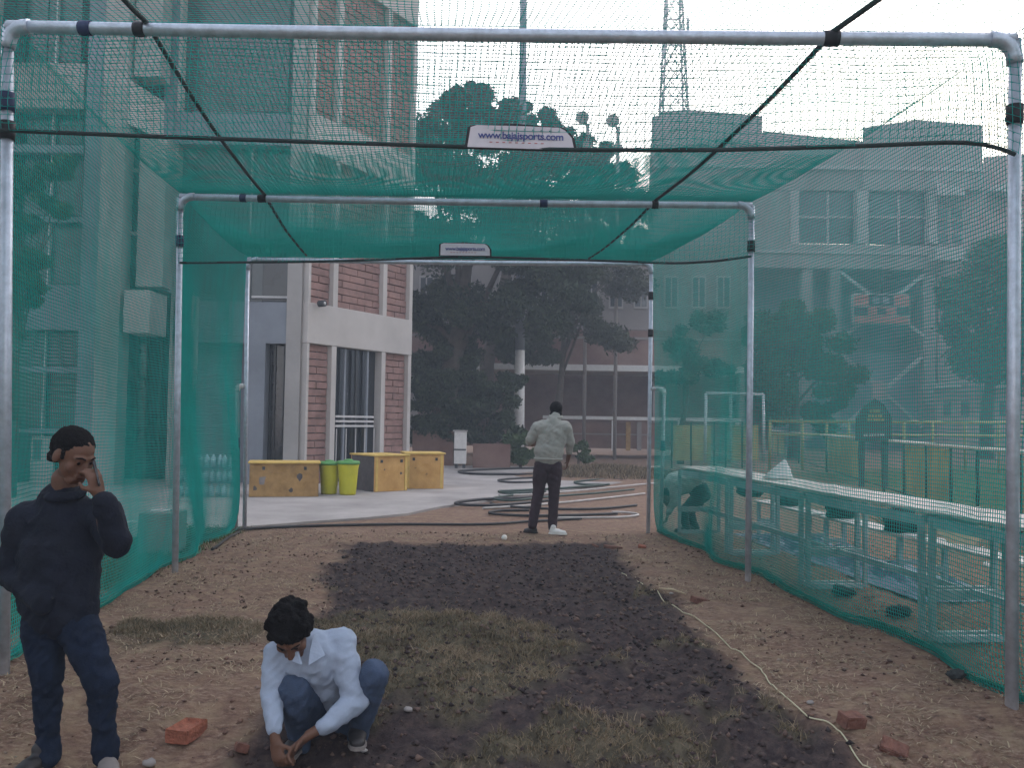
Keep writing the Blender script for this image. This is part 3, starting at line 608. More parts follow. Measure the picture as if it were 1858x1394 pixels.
# crates and bins
def crate(pxc, Y, w, d, h, rz, m_front, m_side, label, marks):
    p = on_line(pxc, Vector((-50, Y, 0)), Vector((50, Y, 0))); z0 = .03; t = thing('storage_crate', label, 'crate', (p.x, p.y, z0), 'yellow plywood crates by the stair tower')
    R = Matrix.Rotation(rz, 3, 'Z'); q = lambda x, y, z: Vector((p.x, p.y, z0))+R@Vector((x, y, z))
    MB().box(q(0, -d/2+.012, h/2), (w, .024, h), rz).build('front_panel', M[m_front], t, bevel=.004)
    MB().box(q(0, d/2-.012, h/2), (w, .024, h), rz).build('back_panel', M[m_front], t)
    for s_ in (-1, 1): MB().box(q(s_*(w/2-.0125), 0, h/2), (.023, d-.05, h-.004), rz).build('side_panel', M[m_side], t)
    MB().box(q(0, 0, .02), (w-.05, d-.05, .03), rz).build('floor_panel', M['crate_dark'], t)
    MB().box(q(0, -.01, h+.018), (w+.06, d+.07, .034), rz).build('lid', M['lid'], t, bevel=.006)
    for s_ in (-1, 1): MB().box(q(s_*(w/2-.05), -d/2-.008, h/2), (.05, .014, h-.02), rz).build('batten', M['lid' if m_front == 'crate' else 'crate_dull'], t)
    for mx, mz, ms, mm in marks:
        pts = [q(mx*w+ms*math.cos(a)*random.uniform(.5, 1.2), -d/2-.003, mz*h+ms*math.sin(a)*random.uniform(.5, 1.3)) for a in [k*math.pi/4 for k in range(8)]]
        MB().prism(pts, R@Vector((0, .003, 0))).build('scuff_mark', M[mm], t)
    for s_ in (-.3, .3): MB().box(q(s_*w, -d/2-.012, h*.86), (.05, .018, .06), rz).build('hasp', M['steel_dark'], t)
    return t
crate(519, 16.9, 1.26, .62, .62, math.radians(14), 'crate_dull', 'crate_grey', 'longest and dullest yellow crate with dark scuffs, nearest the low side hoop', [(.22,.58,.07,'crate_dark'),(-.32,.5,.09,'crate_grey'),(-.42,.25,.06,'crate_dark'),(.1,.2,.04,'crate_dark')])
crate(690, 18.6, .80, .95, .72, math.radians(40), 'crate', 'crate_dark', 'yellow crate with shade painted on its sides, beside the lime bins', [(.3,.5,.03,'crate_dark'),(-.2,.62,.02,'crate_dark')])  # side panels darkened to paint the shaded left side
crate(768, 19.4, .82, .8, .74, math.radians(14), 'crate', 'crate_dull', 'rightmost clean yellow crate at the corner of the stair tower', [(.05,.42,.03,'crate_dull'),(-.25,.6,.02,'crate_dull')])
def bin_(px, Y, label, sc=1.0):
    p = on_line(px, Vector((-50, Y, 0)), Vector((50, Y, 0))); t = thing('plastic_bin', label, 'bin', (p.x, p.y, .03), 'lime plastic bins between the crates')
    pr = [(.0,.145),(.03,.155),(.30,.175),(.52,.195),(.55,.205),(.57,.205)]
    V0 = Vector((p.x, p.y, .03)); MB().tube([V0+Vector((0,0,z*sc)) for z, _ in pr], [r*sc for _, r in pr], 18).build('tub', M['bin'], t)
    MB().tube([V0+Vector((0,0,z*sc)) for z in (.571,.575,.62,.635)], [.19*sc,.222*sc,.218*sc,.19*sc], 18).build('rim_lid', M['bin_lid'], t)
    MB().tube([V0+Vector((0,0,z*sc)) for z in (.6355,.66,.668)], [.10*sc,.08*sc,.03*sc], 14).build('lid_knob', M['bin_lid'], t)
bin_(600, 17.4, 'left lime yellow bin with green lid, touching the dull crate'); bin_(634, 17.3, 'right lime yellow bin with green lid, next to the crate with painted side shade', 1.04)

# ================================================================== MIDDLE BACKGROUND
MBD = thing('brick_hall', 'low brick hall with a white band over a dark porch, behind the trees', 'building', (3, 38, 0)); HY = 38
rect(700, 672, 1400, 812, HY+3.0, .3).build('porch_back_wall', M['far_brick'], MBD)
rect(700, 598, 1345, 661, HY, .5).build('upper_wall', M['far_brick'], MBD); rect(700, 610, 1345, 614, HY-.06, .05).build('string_course', M['far_wall'], MBD)
rect(820, 662, 1350, 673, HY-.5, 3.4).build('white_band', M['white'], MBD)
rect(700, 440, 1345, 597, HY+.3, .5).build('pale_storey', M['far_wall'], MBD)
for k, x in enumerate((760, 830, 905, 980, 1060, 1105, 1150, 1205, 1255, 1300)): 
    f_ = rect(x, 500, x+26, 560, HY+.22, .06).build('window_frame', M['far_pale'], MBD); rect(x+3, 504, x+12, 556, HY+.19, .02).build('pane', M['glass_mid'], f_); rect(x+14.5, 504, x+23.5, 556, HY+.19, .02).build('pane', M['glass_mid'], f_)
for x in (745, 870, 1185, 1340): rect(x, 673.5, x+11, 812, HY-.35, .4).build('porch_column', M['far_wall'], MBD)
rect(985, 768, 1345, 815, HY-.6, .2).build('parapet_wall', M['far_brick'], MBD)
rect(1030, 787, 1180, 789.5, HY-.64, .03).build('wall_coping', M['far_wall'], MBD)
rl = rect(985, 757, 1345, 763, HY-1.0, .12).build('white_rail', M['white'], MBD)
for x in (1110, 1230, 1335): rect(x, 763.4, x+6.5, 818, HY-1.0, .12).build('rail_post', M['white'], rl)
for x in (1136, 1156): rect(x, 766, x+8, 818, HY-.9, .1).build('porch_panel', M['crate_dull'] if x < 1150 else M['far_wall'], MBD)
# low brick wall pieces by the shrubs
w_ = rect(858, 806, 926, 852, 27.6, .3).build('low_wall', M['far_brick']); tag(w_, 'low reddish wall among shrubs, left of the man in the sweater', 'wall')
w_ = rect(748, 782, 822, 852, 28.6, .3).build('low_wall', M['far_brick']); tag(w_, 'low reddish wall in the shade of the big tree, behind the rightmost crate', 'wall')
pb_ = thing('white_cabinet', 'narrow white electrical cabinet standing at the far edge of the paving', 'cabinet', (at(835,845,26).x, 26, 0))
rect(824, 784, 845.5, 842, 26, .3).build('case', M['white'], pb_, ); rect(824, 815, 845.5, 817.5, 25.985, .02).build('door_gap', M['steel_dark'], pb_)
rect(822, 781, 847.5, 783.5, 25.97, .36).build('roof_cap', M['far_pale'], pb_); rect(825, 842.3, 830, 850, 26.02, .2).build('foot', M['steel_dark'], pb_); rect(839, 842.3, 844, 850, 26.02, .2).build('foot', M['steel_dark'], pb_)
# floodlight mast
fp = thing('floodlight_mast', 'tall grey floodlight mast rising above the trees, white at its foot', 'mast', (at(941,840,31).x, 31, 0))
b_ = at(942, 800, 31); b_.z = 0; tp = at(951.5, -170, 31)
mid_ = b_.lerp(tp, .20); MB().tube([mid_, b_.lerp(tp, .6), tp], [.165, .14, .11], 14).build('upper_mast', M['concrete_blue'], fp); MB().tube([b_, mid_-Vector((0,0,.002))], [.19, .17], 14).build('white_foot', M['white'], fp)
MB().box(tp+Vector((0,0,.2)), (2.4, .4, .12)).build('lamp_arm', M['steel_dark'], fp)
for k in range(3): MB().box(tp+Vector((-.9+.9*k, -.2, .5)), (.6, .25, .45)).build('floodlight', M['steel_dark'], fp)
for px, py, lb in ((1057, 216, 'left small spotlight on a post beside the larger banner'), (1112, 222, 'right small spotlight on a post beside the larger banner')):
    Y_ = 36; h_ = at(px, py, Y_); t = thing('spotlight_post', lb, 'spotlight', (h_.x, Y_, 0), 'small spotlights above the trees')
    MB().tube([Vector((h_.x+.22, Y_, 0)), Vector((h_.x+.22, Y_, h_.z-.2))], .075, 8).build('post', M['far_wall'], t)
    MB().tube([h_+Vector((-.02,-.2,0)), h_+Vector((.02,.16,.05))], [.27,.17], 14).build('lamp_head', M['far_wall'], t)
    MB().tube([h_+Vector((.1,0,-.1)), Vector((h_.x+.22, Y_, h_.z-.35))], .05, 8).build('bracket', M['steel_dark'], t); MB().box(Vector((h_.x+.2, Y_-.1, h_.z-1.1)), (.36,.2,.26)).build('gear_box', M['far_wall'], t)

# ------------------------------------------------------------------ right-hand building (far)
RB = thing('grandstand_building', 'large hazy grey building with stepped roofline behind the right net', 'building', (20, 55, 0)); RY = 55
def poly(pts, Y, depth, name, m, parent): return MB().prism([at(x, y, Y) for x, y in pts], (at(min(p[0] for p in pts), 300, Y).x/Y*depth*.96, depth, 0)).build(name, m, parent)
poly([(1182,262),(1183,211),(1195,209),(1195,203),(1245,198),(1383,210),(1383,262)], RY, 9, 'roof_block', M['far_wall'], RB)
poly([(1180,345),(1180,263),(1384,263),(1385,237),(1470,246),(1565,256),(1565,345)], RY+.2, 10, 'roof_storey', M['far_wall'], RB)
poly([(1566,345),(1566,232),(1600,226),(1665,217),(1783,227),(1783,345)], RY, 9, 'roof_block', M['far_wall'], RB)
poly([(1784,345),(1784,285),(1850,279),(1990,270),(1990,345)], RY+.3, 10, 'roof_storey', M['far_pink'], RB)
rect(1180, 300, 1784, 306, RY-.12, .3).build('cornice', M['far_pale'], RB)
rect(1180, 442, 1712, 486, RY-.3, 9).build('floor_slab', M['far_wall'], RB); rect(1180, 455, 1712, 459, RY-.42, .1).build('ledge', M['far_pale'], RB)
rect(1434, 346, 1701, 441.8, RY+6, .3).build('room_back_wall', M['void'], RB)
rect(1180, 345.4, 1434, 441.6, RY, 1).build('blank_wall', M['far_wall'], RB)
for x0, x1 in ((1434.5,1450),(1555,1576),(1686,1701)): rect(x0, 345.4, x1, 441.6, RY-.15, 1.2).build('pier', M['far_pale'], RB)
for x0, x1 in ((1451,1554),(1577,1685)):
    g_ = rect(x0, 345.6, x1, 441.4, RY+.5, .1).build('window', M['glass_mid'], RB); xm = (x0+x1)/2
    rect(xm-1.8, 346, xm+1.8, 441, RY+.35, .12).build('window_mullion', M['far_pale'], g_); rect(x0, 392, xm-2, 395.5, RY+.36, .1).build('transom', M['far_pale'], g_); rect(xm+2, 392, x1, 395.5, RY+.36, .1).build('transom', M['far_pale'], g_)
    for j in range(2): rect([x0, xm+2][j], 397, [xm-2, x1][j], 441, RY+.46, .02).build('lower_pane', M['glass_dark'], g_)
rect(1701.5, 345.4, 1990, 700, RY+.4, 8).build('side_wall', M['far_pink'], RB)
for i in range(2):
    for j in range(3): rect(1702+26*i, 378+23*j, 1720+26*i, 395+23*j, RY+.32, .05).build('small_window', M['glass_mid'], RB)
poly([(1700,330),(1752,342),(1752,354),(1700,354)], RY-1.0, 1.6, 'canopy', M['far_pale'], RB); rect(1700, 448, 1749, 472, RY-1.6, 1.4).build('balcony_box', M['far_pale'], RB)
poly([(1795,340),(1840,326),(1990,326),(1990,346),(1795,346)], RY-1.0, 1.6, 'canopy', M['far_pale'], RB)
for x0, x1, y1 in ((1455,1474,800),(1506,1525,800),(1676,1698,812),(1345,1358,800),(1240,1254,800)): rect(x0, 486.5, x1, y1, RY-.1, .7).build('column', M['far_wall'], RB)
rect(1180, 487, 1700, 815, RY+5, .3).build('undercroft_wall', M['concrete_blue'], RB); rect(1526, 640, 1675, 790, RY+1.2, .4).build('lower_screen', M['concrete_blue'], RB)
X1, X2 = [(1525,494,1675,610),(1675,500,1525,615)], [(1527,642,1672,775),(1672,648,1530,775)]
for x0, y0, x1, y1 in X1+X2:
    MB().beam(at(x0, y0, RY-.2), at(x1, y1, RY-.2), .2, .24, Vector((0,1,0))).build('cross_brace', M['far_pale'], RB)
rect(1584, 692, 1612, 724, RY-.45, .2).build('brace_plate', M['far_pink'], RB)
rect(1700.5, 704, 1860, 815, RY-2, .4).build('annex_wall', M['far_pink'], RB)
for x in (1712, 1745, 1780, 1815): rect(x, 728, x+14, 755, RY-2.05, .04).build('annex_window', M['glass_dark'], RB)
rect(1700.5, 697, 1745, 704, RY-3, 2).build('annex_roof', M['far_pale'], RB); rect(1790, 697, 1860, 704, RY-3, 2).build('annex_roof', M['far_pale'], RB)
sb = thing('scoreboard', 'red and black scoreboard hung on the cross-braced columns', 'scoreboard', at(1600, 588, RY-1)[:], None); SY = RY-1.2
rect(1549, 533, 1651, 588, SY, .4).build('board', M['far_pale'], sb)
for x0, x1, y0, y1, m_ in ((1550,1576,535,555,'red_panel'),(1577.5,1622,535,555,'void'),(1624,1650,535,555,'red_panel'),(1550,1574,557.5,572,'void'),(1575.5,1626,557.5,572,'red_panel'),(1627.5,1650,557.5,572,'void'),(1552,1648,574,586,'red_panel')): rect(x0, y0, x1, y1, SY-.06, .05).build('score_panel', M[m_], sb)
for x in (1584, 1602): rect(x, 539, x+12, 551, SY-.08, .015).build('digit_window', M['concrete_blue'], sb)
rect(1592, 559, 1608, 571, SY-.08, .015).build('digit_window', M['void'], sb)
MB().tube([at(1600,533,SY+.3), at(1600,487,SY+.9)], .08, 6).build('hanger', M['steel_dark'], sb)
# lattice mast behind it
lt = thing('lattice_mast', 'tall open lattice radio mast rising behind the grey building', 'mast', (at(1222,780,78).x, 78, 0)); LY = 78
def lat(k, py): 
    hw = (22.5+(py-200)*.045); c = at(1222, py, LY); w_ = hw*LY/FPX; return [Vector((c.x+sx*w_, LY+sy*w_, c.z)) for sx, sy in ((-1,-1),(1,-1),(1,1),(-1,1))]
lv = [810-46*i for i in range(22)]; legs = [lat(0, y) for y in lv]
for j in range(4): MB().tube([q[j] for q in legs], .09, 5).build('leg', M['far_wall'], lt)
mb = MB()
for i in range(len(lv)-1):
    for j in range(4):
        a_, b_, c_, d_ = legs[i][j], legs[i][(j+1) % 4], legs[i+1][j], legs[i+1][(j+1) % 4]
        mb.tube([a_, d_], .045, 4, False); mb.tube([b_, c_], .045, 4, False); mb.tube([c_, d_], .05, 4, False)
o = mb.build('lattice_bracing', M['far_wall'], lt); tag(o, kind='stuff')
for py, dx in ((60, 1.1), (105, -1.0), (30, -.8)):
    c = at(1222, py, LY); MB().tube([c+Vector((dx,-1,-.5)), c+Vector((dx,-1,.9))], .14, 6).build('antenna', M['far_pale'], lt)

# ------------------------------------------------------------------ fences at the playing field
fa, fb = Vector((7.05, 12.2, 0)), Vector((13.6, 46, 0)); fz = 1.2
FN = thing('field_fence', 'low fence with cream top rail, dark posts and faded yellow boards along the field', 'fence', (9, 20, 0))
def fpt(px): return on_line(px, fa, fb)
MB().tube([fa+(fb-fa)*-.35+Vector((0,0,fz)), fb+Vector((0,0,fz))], .035, 8).build('top_rail', M['rail_cream'], FN)
MB().tube([fa+(fb-fa)*-.35+Vector((0,0,.12)), fb+Vector((0,0,.12))], .02, 6).build('bottom_rail', M['post_dark'], FN)
for px in (1372, 1412, 1450, 1500, 1565, 1603, 1640, 1680, 1725, 1773, 1850): p = fpt(px); MB().tube([p, p+Vector((0,0,fz-.03))], .028, 8).build('post', M['post_dark'], FN)
for x0, x1 in ((1385, 1396), (1402, 1424), (1503, 1558), (1643, 1677), (1683, 1720), (1856, 1940)):
    p, q = fpt(x0), fpt(x1); nrm = Vector((-(q-p).y, (q-p).x, 0)).normalized()*.02
    MB().prism([p+Vector((0,0,.15)), q+Vector((0,0,.15)), q+Vector((0,0,fz-.06)), p+Vector((0,0,fz-.06))], nrm).build('board', M['yellow_board'], FN)
FY = thing('yellow_railing', 'far yellow railing across the field in front of the grey building', 'railing', (16, 30, 0)); YY = 30
ya, yb_ = at(1395, 765, YY), at(1990, 768, YY)
MB().tube([ya, yb_], .05, 6).build('top_rail', M['yellow_rail'], FY)
MB().tube([ya-Vector((0,0,.45)), yb_-Vector((0,0,.45))], .04, 6).build('middle_rail', M['yellow_rail'], FY)
for px in (1397, 1456, 1500, 1540, 1640, 1692, 1751, 1812, 1880, 1950): p = at(px, 765, YY); MB().tube([Vector((p.x, YY, 0)), p], .05, 6).build('post', M['yellow_rail'], FY)
FZ = thing('boarded_fence', 'dull yellow boarded fence beyond the far side hoop', 'fence', (5.5, 24, 0))
for x0, x1 in ((1222, 1252), (1256, 1290), (1320, 1345), (1349, 1376)): rect(x0, 772, x1, 836, 27, .05).build('board', M['yellow_board'], FZ)
for x in (1218, 1253, 1295, 1316, 1346): rect(x, 766, x+2.5, 850, 27.08, .06).build('post', M['post_dark'], FZ)
# portal-like signboard on two dark legs
SG = thing('peaked_signboard', 'dark peaked signboard with worn yellow lettering on two dark legs', 'sign', (at(1587,880,20).x, 20, 0)); GY = 20.0
MB().prism([at(x, y, GY) for x, y in ((1556,801),(1556,757),(1570,735),(1587,723),(1605,735),(1618,757),(1618,801))], (0,.12,0)).build('board', M['sign_dark'], SG)
for x0, x1 in ((1560,1569),(1602,1612)):
    o = rect(x0, 801.5, x1, 884, GY+.02, .09); o.build('leg', M['sign_dark'], SG)
for r_, (x0, x1) in enumerate(((1578,1598),(1576,1600),(1574,1602))):
    x = x0
    while x < x1: w_ = random.uniform(2.5, 4.5); rect(x, 744+r_*8, x+w_, 749+r_*8, GY-.012, .01).build('worn_letter', M['yellow_rail'], SG); x += w_+1.6
for k in range(8): rect(1567+k*5, 788, 1570+k*5, 791.5, GY-.012, .01).build('worn_letter', M['white'], SG)
# white football goal frame beyond (seen through the net)
gg = thing('football_goal', 'pale pipe goal standing on the field behind the middle frame', 'goal', (at(1330,830,26).x, 26, 0))
for a_, b_, nm in (((1281,714),(1385,716),'crossbar'), ((1281,714),(1279,838),'post'), ((1385,716),(1386,838),'post'), ((1326,715),(1325,838),'post')):
    MB().tube([at(*a_, 25.2), at(*b_, 25.2)], .045, 8).build(nm, M['galv_far'], gg)

# ================================================================== TREES AND SHRUBS
def leafmat_tone(name, cols): return tone_mat(name, cols, .7)
L_dark = leafmat_tone('leaf_dark_tones', [(.012,.022,.014),(.026,.044,.024),(.048,.070,.036),(.09,.11,.06)])
L_mid = leafmat_tone('leaf_mid_tones', [(.025,.055,.018),(.045,.085,.03),(.07,.12,.04),(.10,.14,.06)])
L_dusty = leafmat_tone('leaf_dusty_tones', [(.03,.045,.025),(.055,.07,.04),(.085,.095,.06),(.12,.12,.08)])
def crown(parent, clumps, per, size, material, seed, spread=.6, name='crown'):
    r = np.random.default_rng(seed); cl = np.array([c[:3] for c in clumps]); rad = np.array([c[3] for c in clumps]); N = len(cl)*per
    k = np.repeat(np.arange(len(cl)), per); d = r.normal(size=(N, 3)); d /= np.linalg.norm(d, axis=1)[:,None]
    rr = rad[k]*r.random(N)**.45*(1+.15*r.normal(size=N)); c = cl[k]+d*rr[:,None]*np.array([1, 1, .75])
    t1 = r.normal(size=(N, 3)); t1 /= np.linalg.norm(t1, axis=1)[:,None]; t2 = np.cross(t1, r.normal(size=(N, 3))); t2 /= np.linalg.norm(t2, axis=1)[:,None]
    s = size*r.uniform(.5, 1.4, N)[:,None]; v = np.stack([c-t1*s, c+t2*s*.45, c+t1*s, c-t2*s*.45], 1).reshape(-1, 3)
    f = np.arange(N*4).reshape(-1, 4); tone = np.repeat(np.clip(r.normal(.45, .22, N)+.12*(d[:,2])*0+.25*(r.random(len(cl))[k]-.5), 0, 1), 4)
    return arr_mesh(name, v, f, 4, material, parent, attr={'tone': tone})
def tree(label, px, Y, blobs, per, leaf, material, seed, trunk_r=.28, group=None, trunk_top=None, cat='tree', name='tree'):
    """blobs: (px, py, radius px, dy)"""
    r = random.Random(seed); b_ = at(px, 800, Y); b_.z = 0; t = thing(name, label, cat, b_[:], group); sc = Y/FPX; cl = []
    for bx, by, br, dy in blobs:
        c = at(bx, by, Y+dy); R_ = br*sc
        for _ in range(max(3, int(5+R_*3))):
            d = Vector((r.gauss(0,1), r.gauss(0,1), r.gauss(0,1))).normalized()*R_*r.uniform(.35, .95); q = c+Vector((d.x, d.y, d.z*.8))
            if q.z > .2: cl.append((q.x, q.y, q.z, R_*r.uniform(.28, .5)))
    crown(t, cl, per, leaf, material, seed)
    cz = sum(c[2] for c in cl)/len(cl); cx = sum(c[0] for c in cl)/len(cl); cy = sum(c[1] for c in cl)/len(cl); top = Vector((cx*.5+b_.x*.5, cy*.6+Y*.4, cz))
    pts = [b_-Vector((0,0,.1)), b_+Vector((.1*trunk_r,0,cz*.3)), b_.lerp(top, .6)+Vector((r.uniform(-.1,.1),0,0)), top]
    tr = MB().tube(pts, [trunk_r*1.2, trunk_r, trunk_r*.7, trunk_r*.35], 10).build('trunk', M['bark'], t)
    for k in range(min(9, len(blobs)*2+2)):
        q = Vector(cl[r.randrange(len(cl))][:3]); s_ = b_.lerp(top, r.uniform(.45, .95)); m_ = s_.lerp(q, .5)+Vector((0,0,(q-s_).length*.12))
        MB().tube([s_, m_, q], [trunk_r*.35, trunk_r*.22, trunk_r*.08], 6).build('limb', M['bark'], tr)
    return t
tree('big dark tree whose crown spreads over the paving beside the stair tower', 805, 30, [(775,250,75,1),(850,215,60,0),(905,240,60,1),(800,330,95,0),(900,330,90,0),(985,300,75,1),(1070,330,60,0),(820,450,95,0),(930,440,100,-1),(1020,430,80,0),(780,560,80,1),(870,560,80,0),(960,540,85,-1),(1050,520,60,0),(790,650,60,1),(760,420,70,1),(880,620,70,2),(830,700,60,2),(950,460,60,0),(1040,470,60,0)], 800, .095, L_dark, 31, .38)
tree('looser flat-topped tree reaching above the big dark one', 880, 37, [(800,185,42,0),(850,172,40,0),(880,195,45,1),(930,195,30,0),(985,222,32,0),(1010,240,28,1),(1120,300,50,1),(1060,300,60,0),(1120,390,60,1),(1150,440,50,1),(1080,400,60,0)], 650, .095, L_dark, 32, .3)
tree('dusty tree with thin foliage in front of the brick hall', 1010, 34, [(1010,590,55,0),(1060,560,60,0),(1100,600,50,0),(1130,520,55,1),(1000,500,50,1),(940,610,50,0),(980,640,40,0),(1090,470,55,0)], 480, .085, L_dusty, 33, .16)
tree('mid green tree in front of the grey building, behind the middle frame', 1440, 40, [(1440,640,60,0),(1400,600,50,0),(1480,610,55,1),(1380,680,50,0),(1500,680,55,0),(1440,570,42,0),(1420,740,60,0),(1490,740,45,1)], 700, .12, L_mid, 34, .25)
tree('green tree at the far right, behind the nearest right post', 1790, 44, [(1780,520,70,0),(1830,470,75,1),(1760,600,60,0),(1850,580,80,0),(1790,660,65,0),(1900,500,90,0),(1735,560,35,0),(1880,660,70,0)], 700, .12, L_mid, 35, .3)
tree('leafy tree in front of the windows of the left concrete building', 20, 15.6, [(40,330,42,0),(85,310,38,0),(30,400,45,0),(40,500,45,0),(75,470,30,0),(30,560,38,0),(-20,450,60,0),(100,370,32,0),(-30,330,60,0)], 420, .07, L_mid, 36, .10)
tree('slim tree behind the lattice of the right net, next to the brick hall', 1235, 33, [(1235,620,40,0),(1270,590,45,0),(1290,660,40,0),(1225,690,35,0)], 300, .12, L_dusty, 37, .12)
def shrub(label, px, Y, blobs, per, leaf, material, seed): tree(label, px, Y, blobs, per, leaf, material, seed, .05, 'shrubs at the edge of the paving', cat='shrub', name='shrub')
shrub('broad dark shrub behind the rightmost yellow crate', 775, 29, [(765,720,45,0),(800,700,45,0),(770,780,45,0),(815,770,38,0),(750,660,35,1),(830,640,45,1),(850,680,40,1)], 650, .08, L_dark, 41)
shrub('rounded green shrub between the white cabinet and the mast', 880, 28.8, [(870,730,42,0),(905,710,38,0),(880,785,38,0),(920,770,35,0),(850,790,28,0),(840,740,40,0),(930,690,30,1)], 650, .08, L_dark, 42)
shrub('low green shrub just left of the man in the sweater', 945, 28, [(940,800,26,0),(955,830,20,0),(930,830,18,0)], 380, .09, L_mid, 43)
shrub('low shrub just right of the man in the sweater', 1050, 29, [(1050,815,18,0),(1062,835,14,0)], 300, .08, L_mid, 44)
tag(blades('field_grass_edge', sample(9000, 1.2, 4.6, 22.5, 27.5, lambda P, r: ((P[:,0]-2.7)/2.0)**2+((P[:,1]-24.5)/1.9)**2 < 1, 51), .12, .02, 1.2, T_dry, seed=9), 'dry grass on the small mound past the end of the paving', 'dry grass', kind='stuff')
# ================================================================== TABLES AND BENCHES BEYOND THE RIGHT NET
axd = (FR[3][2]-FR[1][2]); axd = Vector((axd.x, axd.y, 0)).normalized(); axn = Vector((axd.y, -axd.x, 0))
pA = G(1668, 1160, 0); pA = Vector((pA.x, pA.y, 0))
PXZ = Matrix((axd, axn, Vector((0,0,1)))).transposed()
def table(s, ln, label, first=None):
    o = pA+axd*s; t = thing('work_table', label, 'table', (o+axn*.3+axd*ln/2)[:], 'tables in a row beyond the right net'); ww, hh = .60, .92
    q = lambda a_, b_, z: o+axd*a_+axn*b_+Vector((0,0,z)); rz = math.atan2(axd.y, axd.x)
    for a_ in (0, ln):
        f_ = MB(); f_.beam(q(a_,.02,0.02), q(a_,.02,hh-.03), .042, .042); f_.build('leg', M['table_frame'], t, bevel=.004)
        f_ = MB(); f_.beam(q(a_,ww-.02,.02), q(a_,ww-.02,hh-.03), .042, .042); f_.build('leg', M['table_frame'], t, bevel=.004)
        for z, h_ in ((.03,.045),(.34,.07),(hh-.06,.06)): MB().beam(q(a_+.001,.048,z), q(a_+.001,ww-.048,z), .045, h_).build('cross_rail', M['table_frame'], t)
    MB().beam(q(.03,.02,hh-.07), q(ln-.03,.02,hh-.07), .03, .07).build('side_rail', M['table_frame'], t); MB().beam(q(.03,ww-.02,hh-.07), q(ln-.03,ww-.02,hh-.07), .03, .07).build('side_rail', M['table_frame'], t)
    MB().beam(q(.03,.30,.36), q(ln-.03,.30,.36), .03, .05).build('stretcher', M['table_frame'], t)
    for k in range(3): MB().box(q(ln/2, .105+.195*k, hh), (ln+random.uniform(.06,.14), .185, .026), rz).build('plank', M['plank'], t, bevel=.003)
    return o
tabs = [(-2.05, 1.92, 'nearest table, mostly hidden behind the nearest right post'), (0.0, 1.85, 'table whose near end frame stands just left of the nearest right post'), (2.0, 1.85, 'third table of the row, with a white bag near its far end'), (4.0, 1.85, 'farthest table of the row, passing behind the middle frame post towards the bending person')]
for a_ in tabs: table(*a_)
def bench(s, ln, label):
    o = pA+axd*s+axn*1.08; t = thing('plank_bench', label, 'bench', (o+axd*ln/2)[:], 'low benches on the far side of the tables'); rz = math.atan2(axd.y, axd.x)
    q = lambda a_, b_, z: o+axd*a_+axn*b_+Vector((0,0,z))
    MB().box(q(ln/2, .14, .46), (ln, .28, .03), rz).build('seat', M['plank'], t, bevel=.004)
    for a_ in (.12, ln-.12):
        for b_ in (.03, .25): MB().beam(q(a_, b_, 0), q(a_, b_, .445), .045, .045).build('leg', M['table_frame'], t)
        MB().beam(q(a_, .054, .2), q(a_, .226, .2), .03, .05).build('cross_rail', M['table_frame'], t)
for s_, l_, lb in ((-1.9, 1.8, 'nearest low bench, behind the nearest right post'), (.0, 1.9, 'low bench carrying a leaning brown sheet, seen through the end frame'), (2.05, 1.8, 'low bench with two dark cloth bundles on it'), (4.05, 1.8, 'farthest low bench, behind the middle frame post')): bench(s_, l_, lb)
def lumpy(name, c, rad, m_, parent=None, seed=0, amp=.28, fr=2.2, sub=3, flat=False):
    bm = bmesh.new(); bmesh.ops.create_icosphere(bm, subdivisions=sub, radius=1)
    for v in bm.verts:
        d = v.co.normalized(); q = 1+amp*(mnoise.noise(d*fr+Vector((seed*7.1, seed, 3)))+.5*mnoise.noise(d*fr*2.6+Vector((seed, 5, 1)))); v.co = Vector((d.x*rad[0]*q, d.y*rad[1]*q, d.z*rad[2]*q))
        if v.co.z < -rad[2]*.7: v.co.z = -rad[2]*.7
        v.co += Vector(c)
    for f in bm.faces: f.smooth = True
    me = bpy.data.meshes.new(name); bm.to_mesh(me); bm.free(); return mesh_obj(name, me, m_, parent)
for px, py, lb, k in ((1428,921,'dark cloth bundle on a bench, just below the white bag',1),(1525,936,'widest dark cloth bundle on the benches, right of the white bag',2),(1632,950,'dark cloth bundle beside the leaning sticks on the bench',3),(1362,905,'small dark bundle directly left of the middle frame post foot bench',4)):
    p = on_line(px, pA+axn*1.22, pA+axn*1.22+axd*10)
    o = lumpy('cloth_bundle', (p.x, p.y, .475+.105), (.17,.16,.15), M['dark_cloth'], None, k, .45); tag(o, lb, 'bundle', 'dark bundles on the benches')
for px, py, lb, k in ((1530,1083,'dark rag lying on the ground under the tables',6),(1632,1122,'dark clod of earth by the net, left of the near table leg',7),(1735,1236,'small dark tuft of weeds at the net hem near the post',8)):
    p = GZ(px, py); o = lumpy('dark_rag' if k == 6 else 'earth_clod', (p.x, p.y, p.z+.045), (.10,.085,.045) if k != 8 else (.05,.045,.03), M['dark_cloth'], None, k, .5); tag(o, lb if k != 8 else 'small dark clod at the net hem, close to the nearest right post', 'rag' if k == 6 else 'clod')
